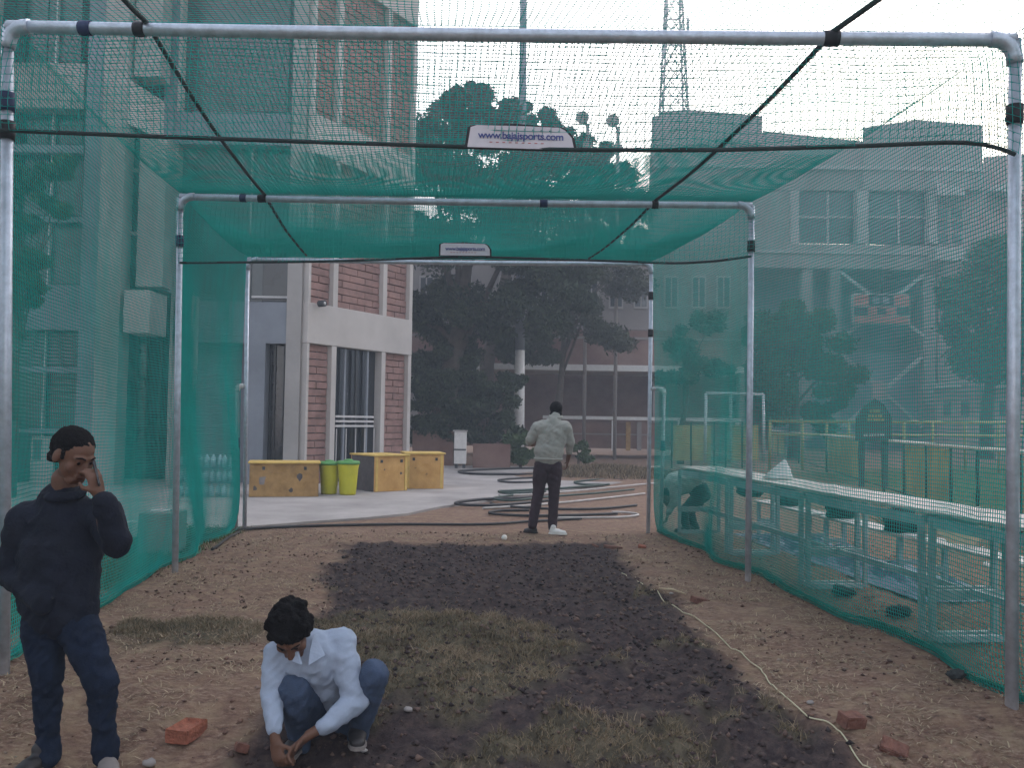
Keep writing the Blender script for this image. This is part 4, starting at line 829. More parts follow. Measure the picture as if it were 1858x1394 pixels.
# white bag on the table
p = on_line(1412, pA+axn*.3, pA+axn*.3+axd*10)
bm = bmesh.new(); bmesh.ops.create_icosphere(bm, subdivisions=3, radius=1)
for v in bm.verts:
    d = v.co.normalized(); h_ = max(0, d.z); r_ = (1-h_*.75)*(1+.12*mnoise.noise(d*4)); v.co = Vector((d.x*.165*r_+h_*.075, d.y*.12*r_, d.z*.21 if d.z > 0 else d.z*.01)); v.co += Vector((p.x, p.y, .946))
for f in bm.faces: f.smooth = True
me = bpy.data.meshes.new('plastic_bag'); bm.to_mesh(me); bm.free(); tag(mesh_obj('plastic_bag', me, M['white']), 'white plastic bag standing on the row of tables', 'bag')
# leaning sticks and sheet on the bench
p = on_line(1618, pA+axn*1.2, pA+axn*1.2+axd*10)
for k, (dx, dy, dz) in enumerate(((-.22,.1,.22),(-.10,.05,.26),(-.30,-.02,.17))):
    o = MB().beam(Vector((p.x, p.y, .48)), Vector((p.x+dx, p.y+dy, .48+dz)), .018, .018).build('wood_stick', M['bark_stick']); tag(o, ['pale stick leaning steeply beside the dark bundle', 'most upright pale stick on the bench', 'lowest-lying pale stick on the bench'][k], 'stick', 'sticks on the bench')
p = on_line(1740, pA+axn*1.2, pA+axn*1.2+axd*10); p.z = .478
tag(MB().prism([p+Vector((-.22,0,.16)), p+Vector((-.1,0,.02)), p+Vector((.12,0,.0)), p+Vector((.27,0,.14)), p+Vector((.1,0,.2))], (.02,.02,0)).build('board_sheet', M['bark_stick']), 'brownish cut board lying on the bench, seen through the table end', 'board')
p = on_line(1700, pA+axn*1.2, pA+axn*1.2+axd*10); tag(MB().beam(Vector((p.x-.08, p.y, .66)), Vector((p.x+.14, p.y-.05, .49)), .02, .02).build('wood_stick', M['plank']), 'white batten leaning against the brownish board', 'stick', 'sticks on the bench')
# crumpled blue sheet, added in place of a blue reflection under the tables
bx = MB(); n1, n2 = 46, 14
for i in range(n1+1):
    for j in range(n2+1):
        q = pA+axd*(1.2+4.6*i/n1)+axn*(.75+.9*j/n2); hgt = .10+.17*mnoise.noise(Vector((i*.32, j*.45, 2)))+.10*mnoise.noise(Vector((i*.9, j*.9, 6)))
        hgt *= min(1, 4*min(i/n1, 1-i/n1, j/n2, 1-j/n2)+.05); bx.v.append((q.x+.05*mnoise.noise(Vector((i, j, 9))), q.y, max(.012, hgt*.75)))
for i in range(n1):
    for j in range(n2): a_ = i*(n2+1)+j; bx.f.append((a_, a_+1, a_+n2+2, a_+n2+1)); bx.smooth.append(False)
o = bx.build('reflection_sheet', M['blue_sheet']); tag(o, 'crumpled blue sheet added in place of a blue reflection between tables and benches', 'sheet')
for px, py, lb in ((1790,1028,'white ball under the near table, the lower of two',), (1783,1000,'white ball under the near table, just above the other',)):
    p = G(px, py+40, 0); c = at(px, py, p.y); 
    bm = bmesh.new(); bmesh.ops.create_icosphere(bm, subdivisions=2, radius=.036, matrix=Matrix.Translation(G(px, py+3, 0)+Vector((0,0,.036)))); me = bpy.data.meshes.new('ball'); bm.to_mesh(me); bm.free(); tag(mesh_obj('ball', me, M['ball']), lb, 'ball', 'white balls on the ground')
# ================================================================== HOSES, PIPES
def hose(name, pts, r, m_, label, z=None):
    ps = []
    for x, y in pts: g_ = G(x, y, .045); g_.z = (.028 if z is None else z)+r+.002; ps.append(g_)
    out = []
    for i in range(len(ps)-1):                                    # Catmull-Rom through the points
        p0, p1, p2, p3 = ps[max(i-1,0)], ps[i], ps[i+1], ps[min(i+2, len(ps)-1)]
        for k in range(8): t = k/8; out.append(.5*((2*p1)+(p2-p0)*t+(2*p0-5*p1+4*p2-p3)*t*t+(3*p1-p0-3*p2+p3)*t**3))
    out.append(ps[-1]); o = MB().tube(out, r, 8).build(name, M[m_]); tag(o, label, 'hose' if 'hose' in name else 'pipe', 'hoses and pipes lying on the paving'); return o
hose('water_hose', [(1110,863),(1040,863),(940,862),(860,861),(832,857),(860,854),(940,851),(1010,851),(1085,852)], .032, 'hose', 'farthest long loop of black hose on the paving')
hose('water_hose', [(1120,870),(1095,871),(1060,873),(1042,876),(1060,880),(1096,880)], .024, 'hose_green', 'small kinked loop of dark green hose right of the man in the sweater')
hose('water_hose', [(1105,880),(1060,884),(1020,887),(965,890),(925,892),(905,893),(925,896),(990,893)], .026, 'hose_green', 'dark green hose crossing behind the man in the sweater at thigh height')
hose('water_hose', [(1000,901),(940,905),(880,907),(840,911),(826,915),(850,918),(900,918),(960,913),(1010,908)], .026, 'hose', 'black hose loop at the near edge of the paving, left of the man')
hose('water_hose', [(960,924),(905,925),(888,928),(900,931),(960,934),(1040,933),(1120,930)], .023, 'hose', 'black hose loop on the dirt right behind the man in the sweater', .0)
hose('plastic_pipe', [(876,920),(930,917),(1010,911),(1090,903),(1170,894)], .020, 'pvc', 'long white plastic pipe on the dirt, the nearer of two', .0)
hose('plastic_pipe', [(905,900),(960,898),(1040,892),(1120,884),(1192,877)], .020, 'pvc', 'long white plastic pipe on the dirt, the farther of two')
hose('plastic_pipe', [(1010,937),(1080,937),(1130,936),(1158,932),(1140,928),(1110,927)], .019, 'pvc', 'short bent pale pipe end on the dirt right of the man', .0)
hose('water_hose', [(1130,872),(1060,868),(960,868),(905,872),(930,876),(1000,874)], .024, 'hose', 'thin black hose loop between the farthest loop and the green hose')
hose('water_hose', [(1150,889),(1080,896),(1000,902),(930,909),(895,905),(940,898)], .022, 'hose_green', 'thin dark green hose lying next to the farther white pipe')
hose('water_hose', [(1155,915),(1090,921),(1020,922),(950,919),(905,915),(890,911)], .022, 'hose', 'thin black hose passing close behind the man\'s ankles', .0)
hose('water_hose', [(330,972),(395,964),(440,958),(560,952),(720,949),(878,949),(957,944),(1055,939)], .020, 'hose', 'long thin black hose running along the dirt edge to the low side hoop', .0)
hose('water_hose', [(436,962),(415,972),(398,985),(385,993)], .018, 'hose', 'short end of black hose trailing from the low side hoop', .0)
hose('plastic_pipe', [(1118,850),(1150,853),(1200,851)], .04, 'rail_cream', 'short cream pipe on the dry grass mound', .06)
# ================================================================== SMALL THINGS ON THE GROUND
def brick_thing(px, py, rz, size, m_, label, tilt=(0,0), frog=True, sink=0.0):
    p = GZ(px, py); t = MB(); L_, W_, H_ = size; c = p+Vector((0,0,H_/2-sink)); rot = Euler((tilt[0], tilt[1], rz)); R = rot.to_matrix()
    bm = bmesh.new(); bmesh.ops.create_cube(bm, size=1, matrix=Matrix.Diagonal((L_, W_, H_, 1)))
    if frog:
        f = max(bm.faces, key=lambda f: f.normal.z); r_ = bmesh.ops.inset_region(bm, faces=[f], thickness=.02); 
        for v in f.verts: v.co.z -= .022; v.co.x *= .94; v.co.y *= .9
    bmesh.ops.bevel(bm, geom=list(bm.edges), offset=.004, segments=2, affect='EDGES'); bmesh.ops.subdivide_edges(bm, edges=list(bm.edges), cuts=2, use_grid_fill=True)
    for v in bm.verts: v.co += Vector([mnoise.noise(v.co*38+Vector((px, k*9, 0)))*.004 for k in range(3)]); v.co = c+R@v.co
    me = bpy.data.meshes.new('brick'); bm.to_mesh(me); bm.free(); o = mesh_obj('loose_brick', me, M[m_]); tag(o, label, 'brick', 'loose bricks on the ground'); return o
brick_thing(338, 1343, math.radians(78), (.19,.125,.07), 'red_brick', 'whole orange-red brick with a hollowed top, left of the crouching man')
brick_thing(1545, 1338, math.radians(20), (.125,.085,.065), 'brick_dusty', 'dark broken brick at the string, near the bottom right corner', (.2,.1), False)
brick_thing(1622, 1372, math.radians(-25), (.13,.08,.06), 'brick_dusty', 'half-buried dusty red brick piece nearest the bottom right corner', (.5,.3), False, .02)
brick_thing(1270, 1092, math.radians(30), (.15,.09,.05), 'brick_dusty', 'half-sunk reddish brick piece beside the string, in front of the middle frame', (.1,.2), False, .02)
brick_thing(1112, 993, math.radians(5), (.22,.10,.05), 'brick_dusty', 'flat reddish brick at the far right corner of the soil bed', (0,.1), False, .025)
for k, (px, py) in enumerate(((1165,994),(1080,990),(438,1362))): brick_thing(px, py, k, (.09,.06,.04), 'brick_dusty' if k else 'red_brick', ['small red brick chip right of the flat brick at the bed corner','small red brick chip left of the flat brick at the bed corner','small dark brick chip left of the crouching man'][k], (.3,.2), False, .01)
def pebble(px, py, s, m_, label, cat='stone', name='stone', grp='pale stones on the ground'):
    p = GZ(px, py); o = lumpy(name, (p.x, p.y, p.z+s*.5), (s, s*.8, s*.6), M[m_], None, px, .3, 2, 2); tag(o, label, cat, grp)
pebble(660, 1356, .020, 'far_pale', 'small pale stone just right of the crouching man\'s foot'); pebble(740, 1305, .024, 'far_wall', 'flat grey stone to the right of the crouching man'); pebble(1470, 1280, .02, 'far_wall', 'small grey stone beside the string in the lower right'); pebble(270, 1392, .034, 'far_wall', 'grey stone by the standing man\'s shoe'); pebble(1218, 1079, .018, 'far_pale', 'small pale chip lying at the far end of the string')
p = GZ(915, 984); bm = bmesh.new(); bmesh.ops.create_uvsphere(bm, u_segments=20, v_segments=12, radius=.036, matrix=Matrix.Translation(p+Vector((0,0,.034))))
for f in bm.faces: f.smooth = True
me = bpy.data.meshes.new('ball'); bm.to_mesh(me); bm.free(); tag(mesh_obj('ball', me, M['ball']), 'white cricket ball at the far edge of the soil bed', 'ball', 'white balls on the ground')
a_, b_ = GZ(1196, 1074), GZ(1244, 1084); tag(MB().tube([a_+Vector((0,0,.02)), a_.lerp(b_,.5)+Vector((0,0,.035)), b_+Vector((0,0,.02))], [.008,.012,.007], 7).build('wood_stick', M['bark_stick']), 'short pale peeled stick on the ground at the string', 'stick')
sp = [(1128,1042),(1165,1062),(1200,1088),(1250,1118),(1300,1156),(1345,1190),(1378,1212),(1392,1236),(1410,1256),(1450,1290),(1490,1320),(1512,1334),(1545,1368),(1580,1400),(1620,1440)]
pts = []
for i in range(len(sp)-1):
    for k in range(5): t = k/5; q = GZ(sp[i][0]*(1-t)+sp[i+1][0]*t, sp[i][1]*(1-t)+sp[i+1][1]*t); q.z += .010; pts.append(q)
tag(MB().tube(pts, .0042, 5).build('marking_string', M['string']), 'cream marking string stretched along the right edge of the soil bed', 'string')
# concrete block left, glinting stack behind the left net
p = G(280, 1006, 0); t = thing('concrete_block', 'squat rough concrete block on the grass beyond the left net', 'block', p[:])
MB().box((p.x, p.y+.22, .225), (.42, .42, .45), .12).build('block', M['far_wall'], t, bevel=.012); MB().box((p.x-.02, p.y+.18, .458), (.2, .14, .014), .3).build('paper', M['white'], t)
p = G(238, 975, 0); tag(MB().box((p.x, p.y, .10), (.13, .1, .2), .2).build('white_can', M['white'], bevel=.01), 'small white can standing on the grass beside the standing man\'s elbow', 'can')
random.seed(11); pk = at(380, 880, 16.4)
bt = thing('bottle_stack', 'stack of clear plastic water bottles wrapped together behind the left net', 'bottles', (pk.x, 16.4, .03))
M['clear'] = mat('clear_plastic', (.35,.50,.56), .08, .2, 30, spec=1.0)
for r_ in range(3):
    for c_ in range(9):
        q = Vector((pk.x-.52+.115*c_+random.uniform(-.01,.01), 16.4+random.uniform(-.03,.03), .035+r_*.27)); MB().tube([q, q+Vector((0,0,.17)), q+Vector((0,0,.21)), q+Vector((0,0,.235))], [.05,.05,.022,.018], 8).build('bottle', M['clear'], bt)
for r_ in range(1, 3): MB().box((pk.x-.05, 16.4, .028+r_*.27-.006), (1.1,.2,.01)).build('tray', M['blue_sheet'], bt)
# ================================================================== PEOPLE
def cap(bm, p0, p1, r0, r1, sq=(1,1), axis=None, seg=14):
    """tapered capsule; sq squashes the section (width, depth)"""
    p0, p1 = Vector(p0), Vector(p1); d = p1-p0; L_ = d.length; d = d.normalized() if L_ > 1e-6 else Vector((0,0,1))
    ax = Vector(axis) if axis is not None else Vector((1,0,0)); ax = ax-d*ax.dot(d)
    if ax.length < 1e-3: ax = d.orthogonal()
    ax = ax.normalized(); bn = d.cross(ax); rings = []
    for i in range(5): a = -math.pi/2+math.pi/2*i/4; rings.append((p0+d*(math.sin(a)*r0), math.cos(a)*r0))
    for i in range(1, 5): a = math.pi/2*i/4; rings.append((p1+d*(math.sin(a)*r1), math.cos(a)*r1))
    vs = []
    for c, r in rings:
        r = max(r, 1e-4); vs.append([bm.verts.new(c+ax*math.cos(2*math.pi*k/seg)*r*sq[0]+bn*math.sin(2*math.pi*k/seg)*r*sq[1]) for k in range(seg)])
    for a, b in zip(vs[:-1], vs[1:]):
        for k in range(seg): bm.faces.new((a[k], a[(k+1) % seg], b[(k+1) % seg], b[k]))
    bm.faces.new(vs[0][::-1]); bm.faces.new(vs[-1])
def ell(bm, c, r, rot=(0,0,0)):
    m_ = Matrix.Translation(Vector(c))@Euler(rot).to_matrix().to_4x4()@Matrix.Diagonal((*r, 1)); bmesh.ops.create_icosphere(bm, subdivisions=3, radius=1, matrix=m_)
def organic(name, build_fn, voxel, m_, parent, smooth_it=4, wr=0.0, wf=14, folds=None, seed=0):
    bm = bmesh.new(); build_fn(bm); bmesh.ops.recalc_face_normals(bm, faces=bm.faces); me = bpy.data.meshes.new('tmp'); bm.to_mesh(me); bm.free()
    o = bpy.data.objects.new('tmp', me); C.objects.link(o)
    rm = o.modifiers.new('r', 'REMESH'); rm.mode = 'VOXEL'; rm.voxel_size = voxel; sm = o.modifiers.new('s', 'SMOOTH'); sm.iterations = smooth_it; sm.factor = .5
    bpy.context.view_layer.update(); me2 = bpy.data.meshes.new_from_object(o.evaluated_get(bpy.context.evaluated_depsgraph_get())); bpy.data.objects.remove(o); bpy.data.meshes.remove(me); me2.name = name
    if wr:
        nv = len(me2.vertices); co = np.empty(nv*3, np.float32); me2.vertices.foreach_get('co', co); no = np.empty(nv*3, np.float32); me2.vertices.foreach_get('normal', no); co = co.reshape(-1,3); no = no.reshape(-1,3)
        for i in range(nv):
            p = Vector(co[i]); a = mnoise.noise(Vector((p.x*wf*.55+seed, p.y*wf*.55, p.z*wf*1.5+p.x*wf*.7)))
            b = 1-abs(mnoise.noise(Vector((p.x*wf+seed*3, p.y*wf, p.z*wf*1.1-p.x*wf))))*2; co[i] += no[i]*wr*(a*.8+.6*b)
        me2.vertices.foreach_set('co', co.ravel()); me2.update()
    me2.polygons.foreach_set('use_smooth', [True]*len(me2.polygons)); me2.materials.clear()
    return mesh_obj(name, me2, m_, parent)
def hand(bm, wrist, palm_dir, side, curl, s=1.0, fl=1.0):
    """palm with four bent fingers and a thumb; palm_dir along the hand, side = across knuckles, curl = way the fingers bend"""
    w = Vector(wrist); d = Vector(palm_dir).normalized(); sd = Vector(side); sd = (sd-d*sd.dot(d)).normalized(); cu = Vector(curl); cu = (cu-d*cu.dot(d)); cu = (cu-sd*cu.dot(sd)).normalized()
    cap(bm, w, w+d*.02*s, .026*s, .028*s, (1.1,.8), sd); cap(bm, w+d*.03*s, w+d*.075*s, .036*s, .038*s, (1.12,.45), sd)
    for k, ln in enumerate((.85, 1.0, .95, .75)):
        b = w+d*.092*s+sd*(.0305-.0205*k)*s; f1 = b+(d*.8+cu*.45).normalized()*.036*s*ln*fl; f2 = f1+(d*.35+cu*.95).normalized()*.026*s*ln*fl; f3 = f2+(d*-.1+cu*1).normalized()*.020*s*ln*fl
        cap(bm, b-d*.015*s, f1, .0098*s, .009*s, seg=8); cap(bm, f1, f2, .009*s, .008*s, seg=8); cap(bm, f2, f3, .008*s, .0068*s, seg=8)
    b = w+d*.035*s+sd*.032*s; t1 = b+(d*.5+sd*.75+cu*.4).normalized()*.036*s; t2 = t1+(d*.8+cu*.5).normalized()*.028*s
    cap(bm, b, t1, .0125*s, .011*s, seg=8); cap(bm, t1, t2, .011*s, .0085*s, seg=8)
def head(bm, c, fwd, up, s=1.0):
    """skull, jaw, nose, brows, ears, eyelids around centre c"""
    f = Vector(fwd).normalized(); u = Vector(up); u = (u-f*u.dot(f)).normalized(); r = f.cross(u)
    Rm = Matrix((r, f, u)).transposed(); e = Rm.to_euler(); P = lambda x, y, z: Vector(c)+r*x*s+f*y*s+u*z*s
    ell(bm, P(0,-.008,.025), (.076*s,.095*s,.090*s), e); ell(bm, P(0,.030,-.035), (.062*s,.062*s,.075*s), e); cap(bm, P(-.022,.062,-.088), P(.022,.062,-.088), .024*s, .024*s)
    cap(bm, P(0,.088,.010), P(0,.106,-.030), .010*s, .016*s); cap(bm, P(-.014,.096,-.034), P(.014,.096,-.034), .010*s, .010*s)
    for q in (-1, 1):
        cap(bm, P(q*.014,.087,.024), P(q*.046,.073,.022), .0105*s, .009*s); ell(bm, P(q*.030,.076,.003), (.015*s,.012*s,.009*s), e); ell(bm, P(q*.040,.058,-.028), (.026*s,.022*s,.026*s), e)
        ell(bm, P(q*.077,-.008,-.008), (.010*s,.020*s,.032*s), (e.x, e.y, e.z))
    cap(bm, P(-.022,.088,-.058), P(.022,.088,-.058), .0085*s, .0085*s); cap(bm, P(-.019,.088,-.070), P(.019,.088,-.070), .009*s, .009*s)
    return P, Rm
def eyes_mouth(P, parent, s=1.0, rz=None):
    for q in (-1, 1):
        bm = bmesh.new(); bmesh.ops.create_icosphere(bm, subdivisions=2, radius=.0085*s, matrix=Matrix.Translation(P(q*.030,.082,.003))); me = bpy.data.meshes.new('eye'); bm.to_mesh(me); bm.free(); mesh_obj('eye', me, M['hair'], parent)
    MB().tube([P(-.02,.0975,-.064), P(0,.099,-.0635), P(.02,.0975,-.064)], .0022*s, 6).build('mouth_line', M['lip'], parent)
    for q in (-1, 1): MB().tube([P(q*.014,.0985,.026), P(q*.032,.0925,.032), P(q*.05,.077,.025)], [.003*s,.004*s,.002*s], 6).build('eyebrow', M['hair'], parent)
M['lip'] = mat('dark_lip', (.07,.025,.02), .5)
def shoe(name, heel, toe, m_, parent, w=.048, h=.07, sole='shoe_pale'):
    heel, toe = Vector(heel), Vector(toe); d = (toe-heel); d.z = 0; L_ = d.length; d.normalize(); z0 = min(heel.z, toe.z)
    def f(bm):
        cap(bm, heel+d*.045+Vector((0,0,.042)), heel+d*(L_*.5)+Vector((0,0,.040)), .043, .044, (1,.9), d.cross(Vector((0,0,1)))); cap(bm, heel+d*(L_*.45)+Vector((0,0,.038)), heel+d*(L_-.045)+Vector((0,0,.030)), .044, .036, (1.1,.8), d.cross(Vector((0,0,1)))); cap(bm, heel+d*.05+Vector((0,0,.05)), heel+d*.06+Vector((0,0,.09)), .042, .040)
    o = organic(name, f, .007, m_, parent, 3)
    sd = Vector((d.y, -d.x, 0)); pr = [(0,.030),(.03,.040),(L_*.45,.038),(L_*.75,.046),(L_*.94,.034),(L_,.012)]; out = [heel+d*a+sd*b for a, b in pr]+[heel+d*a-sd*b for a, b in pr[::-1]]
    MB().prism([Vector((q.x, q.y, z0+.002)) for q in out], (0,0,.018)).build('sole', M[sole], o); return o

# ---- man on the phone, left foreground
Y1 = 4.24; q = lambda x, y, dy=0: at(x, y, Y1+dy)
g1 = q(130, 1385); m1 = thing('person', 'man in navy jacket and dark jeans standing with a phone at his face, left foreground', 'person', (g1.x, Y1, gz(g1.x, Y1)))
hc = q(133, 826, -.03); fw = Vector((.84, -.42, -.46)); up = Vector((.40, -.18, .90)); HP = None
def f_body1(bm):
    global HP
    HP, _ = head(bm, hc, fw, up, 1.08); cap(bm, q(118, 870, .04), q(116, 925, .06), .062, .07)
    cap(bm, q(114, 985, .05), q(110, 1100, .05), .11, .10, (1.0,.7)); cap(bm, q(116, 925, .055), q(114, 985, .05), .06, .09, (1.0,.8))
    cap(bm, q(196, 985, -.03), q(180, 905, -.13), .038, .028); hand(bm, q(179, 900, -.13), Vector((-.18,-.15,1)), Vector((-.5,-.9,0)), Vector((-.8,.25,-.1)), 1.0, .9)
b1 = organic('body', f_body1, .0065, M['skin'], m1, 2)
eyes_mouth(HP, b1, 1.08)
def f_hair1(bm):
    P = HP; s = 1; ell(bm, P(0,-.020,.050), (.078*1.08,.092*1.08,.071*1.08), Matrix((Vector(fw).normalized().cross((up-fw.normalized()*up.dot(fw.normalized())).normalized()), fw.normalized(), (up-fw.normalized()*up.dot(fw.normalized())).normalized())).transposed().to_euler()); cap(bm, P(-.060,-.030,-.025), P(-.054,-.01,.045), .020, .028); cap(bm, P(.060,-.030,-.025), P(.054,-.01,.045), .020, .028); cap(bm, P(-.068,.022,.0), P(-.060,.015,.05), .009, .020); cap(bm, P(.068,.022,.0), P(.060,.015,.05), .009, .020); cap(bm, P(-.03,-.075,-.045), P(.03,-.075,-.045), .030, .030)
    ell(bm, P(-.0,-.050,.02), (.080,.075,.085))
organic('hair', f_hair1, .006, M['hair'], b1, 1, .005, 70)
def f_jkt(bm):
    X_ = (1,0,0)
    cap(bm, q(112, 952, .07), q(108, 1010, .05), .165, .175, (1.16,.78), X_); cap(bm, q(108, 1010, .04), q(106, 1085, .04), .178, .172, (1.12,.78), X_); cap(bm, q(106, 1085, .04), q(112, 1108, .04), .165, .152, (1.15,.82), X_)
    cap(bm, q(48, 945, .06), q(188, 935, .05), .088, .086); cap(bm, q(110, 912, .06), q(118, 896, .05), .098, .072, (1.1,.95), X_)
    cap(bm, q(42, 950, .05), q(22, 1040, .07), .080, .070); cap(bm, q(22, 1040, .07), q(78, 1092, -.10), .068, .055)                      # arm into the pocket
    cap(bm, q(190, 942, .03), q(212, 985, -.04), .082, .068); cap(bm, q(212, 982, -.06), q(192, 915, -.14), .062, .048)
    cap(bm, q(190, 922, -.135), q(188, 912, -.145), .050, .050)
jk = organic('jacket', f_jkt, .009, M['jacket'], m1, 4, .011, 12, seed=3)
MB().beam(q(70, 1100, -.115), q(95, 1085, -.12), .012, .012).build('pocket_seam', M['tape_black'], jk)
def f_col(bm): 
    for k in range(12):
        a0, a1 = k*math.pi/6, (k+1)*math.pi/6; c = q(117, 895, .035); cap(bm, c+Vector((math.cos(a0)*.078, math.sin(a0)*.072, .018*math.sin(a0))), c+Vector((math.cos(a1)*.078, math.sin(a1)*.072, .018*math.sin(a1))), .024, .024)
organic('collar', f_col, .008, M['jacket'], jk, 2, .004, 20)
def f_jn(bm):
    cap(bm, q(88, 1125, .05), q(130, 1125, .04), .112, .112); cap(bm, q(80, 1135, .05), q(86, 1242, .02), .098, .070); cap(bm, q(86, 1242, .02), q(87, 1350, .05), .066, .050); cap(bm, q(87, 1350, .05), q(87, 1372, .04), .056, .058)
    cap(bm, q(140, 1135, .03), q(184, 1240, -.05), .098, .072); cap(bm, q(184, 1240, -.05), q(190, 1348, .03), .067, .052); cap(bm, q(190, 1348, .02), q(192, 1368, .02), .058, .060)
organic('jeans', f_jn, .009, M['jeans_dark'], m1, 3, .012, 17, seed=8)
zf = gz(g1.x, Y1)
a_ = q(88, 1380, .08); a_.z = zf; shoe('shoe', a_, a_+Vector((-.05,-.26,0)), M['shoe_dark'], m1); a_ = q(192, 1376, .06); a_.z = zf; shoe('shoe', a_, a_+Vector((.13,-.22,0)), M['shoe_pale'], m1)
ph = thing('mobile_phone', 'dark mobile phone held to the standing man\'s face', 'phone', q(176, 858, -.14)[:]); MB().beam(q(170, 838, -.105), q(180, 884, -.135), .055, .011, Vector((.9,.45,0))).build('case', M['phone'], ph, bevel=.003); MB().beam(q(169.2, 840, -.116), q(178.5, 880, -.145), .046, .003, Vector((.9,.45,0))).build('screen', M['glass_dark'], ph)

# ---- man crouching, centre left foreground
Y2 = 4.38; q = lambda x, y, dy=0: at(x, y, Y2+dy)
g2 = q(600, 1370); zf = gz(g2.x, Y2); m2 = thing('person', 'man with curly black hair in a pale shirt and jeans crouching over the ground', 'person', (g2.x, Y2, zf))
hc2 = q(528, 1147, -.10); fw2 = Vector((.10, -.62, -.76)); up2 = Vector((-.05, -.72, .62)); PH2 = None
def f_body2(bm):
    global PH2
    PH2, _ = head(bm, hc2, fw2, up2, 1.08); cap(bm, q(540, 1150, .0), q(566, 1180, .08), .060, .066); cap(bm, q(566, 1185, .08), q(580, 1240, .22), .06, .10)
    cap(bm, q(498, 1326, -.175), q(499, 1342, -.18), .024, .027); hand(bm, q(500, 1342, -.18), Vector((.25,-.25,-1)), Vector((.8,-.4,0)), Vector((.7,.5,-.2)), .98)
    cap(bm, q(580, 1323, -.13), q(562, 1334, -.15), .026, .027); hand(bm, q(560, 1336, -.152), Vector((-.75,-.25,-.62)), Vector((-.4,-.9,.1)), Vector((-.2,.2,-1)), .98)
b2 = organic('body', f_body2, .0065, M['skin'], m2, 2); eyes_mouth(PH2, b2, 1.08)
def f_hair2(bm):
    P = PH2; fn = fw2.normalized(); un = (up2-fn*up2.dot(fn)).normalized(); E = Matrix((fn.cross(un), fn, un)).transposed().to_euler(); ell(bm, P(0,-.02,.050), (.100,.112,.098), E)
    rr = random.Random(5)
    for k in range(90):
        d = Vector((rr.gauss(0,1), rr.gauss(0,1), rr.gauss(0,1))).normalized()
        if d.y > .55 and d.z < .35: continue
        if d.z < -.55: continue
        ell(bm, P(d.x*.092, -.02+d.y*.102, .050+d.z*.090), (.020,.020,.020))
organic('hair', f_hair2, .007, M['hair'], b2, 1, .006, 70)
def f_sh(bm):
    Xx = (1,0,0)
    cap(bm, q(508, 1188, .02), q(615, 1172, .08), .078, .088)                                         # shoulders
    cap(bm, q(560, 1195, .06), q(590, 1240, .20), .155, .165, (1.12,.85), Xx); cap(bm, q(590, 1225, .20), q(605, 1290, .34), .165, .150, (1.1,.9), Xx)
    cap(bm, q(503, 1192, .02), q(494, 1258, -.06), .068, .056); cap(bm, q(494, 1258, -.06), q(498, 1322, -.165), .054, .040)       # arm on the viewer's left
    cap(bm, q(618, 1182, .06), q(646, 1272, .00), .078, .062); cap(bm, q(644, 1276, -.01), q(590, 1318, -.12), .060, .044)
st = organic('shirt', f_sh, .0075, M['shirt'], m2, 5, .010, 15, seed=12)
for a_, b_, c_ in ((q(538,1150,-.03), q(520,1196,-.13), q(548,1206,-.14)), (q(572,1146,.0), q(590,1190,-.08), q(560,1208,-.13))):
    MB().prism([a_+Vector((0,-.05,0)), b_+Vector((0,-.02,0)), c_+Vector((0,-.02,0)), (a_+c_)/2+Vector((0,-.05,0))], (.006,.012,.004)).build('collar_flap', M['shirt'], st, bevel=.003)
for a_, r_ in ((q(498,1322,-.165), .044), (q(590,1318,-.12), .047)):
    pass
def f_j2(bm):
    cap(bm, q(575, 1325, .34), q(630, 1325, .34), .125, .125)                                          # seat
    cap(bm, q(585, 1315, .30), q(533, 1252, -.04), .100, .078); cap(bm, q(531, 1254, -.05), q(545, 1350, .10), .072, .052)   # leg at the viewer's left
    cap(bm, q(628, 1312, .30), q(678, 1226, .02), .100, .076); cap(bm, q(678, 1228, .02), q(648, 1340, .17), .072, .052)
organic('jeans', f_j2, .009, M['jeans'], m2, 3, .009, 17, seed=5)
a_ = q(548, 1366, .16); a_.z = gz(a_.x, a_.y); shoe('shoe', a_, a_+Vector((-.04,-.25,0)), M['shoe_dark'], m2); a_ = q(646, 1362, .22); a_.z = gz(a_.x, a_.y); shoe('shoe', a_, a_+Vector((.05,-.25,0)), M['shoe_dark'], m2)

# ---- man in the sweater, seen from behind
Y3 = 12.05; q = lambda x, y, dy=0: at(x, y, Y3+dy)
g3 = G(985, 965, 0); m3 = thing('person', 'man in beige sweater and dark trousers standing with his back turned at the far end', 'person', (g3.x, Y3, 0))
def f_b3(bm):
    global HP
    HP, _ = head(bm, q(1009, 744, .10), Vector((-.08,.85,-.55)), Vector((0,.4,.9)), .98); cap(bm, q(1008, 752, .05), q(1006, 768, .0), .055, .06); cap(bm, q(1003, 785, 0), q(998, 825, -.02), .09, .10)
    cap(bm, q(960, 803, .10), q(963, 806, .26), .035, .028); hand(bm, q(963, 806, .27), Vector((.5,.8,0)), Vector((0,0,1)), Vector((.8,-.3,-.2)), 1)
    cap(bm, q(1034, 818, .08), q(1030, 836, .16), .034, .028); hand(bm, q(1030, 837, .16), Vector((-.1,.4,-.9)), Vector((0,1,.3)), Vector((-1,0,0)), 1)
b3 = organic('body', f_b3, .009, M['skin'], m3, 2)
organic('hair', lambda bm: (ell(bm, q(1009, 741, .075), (.086,.10,.098), (-.4,0,0)), cap(bm, q(1003, 752, .03), q(1014, 752, .03), .042, .042)), .010, M['hair'], b3, 2, .005, 50)
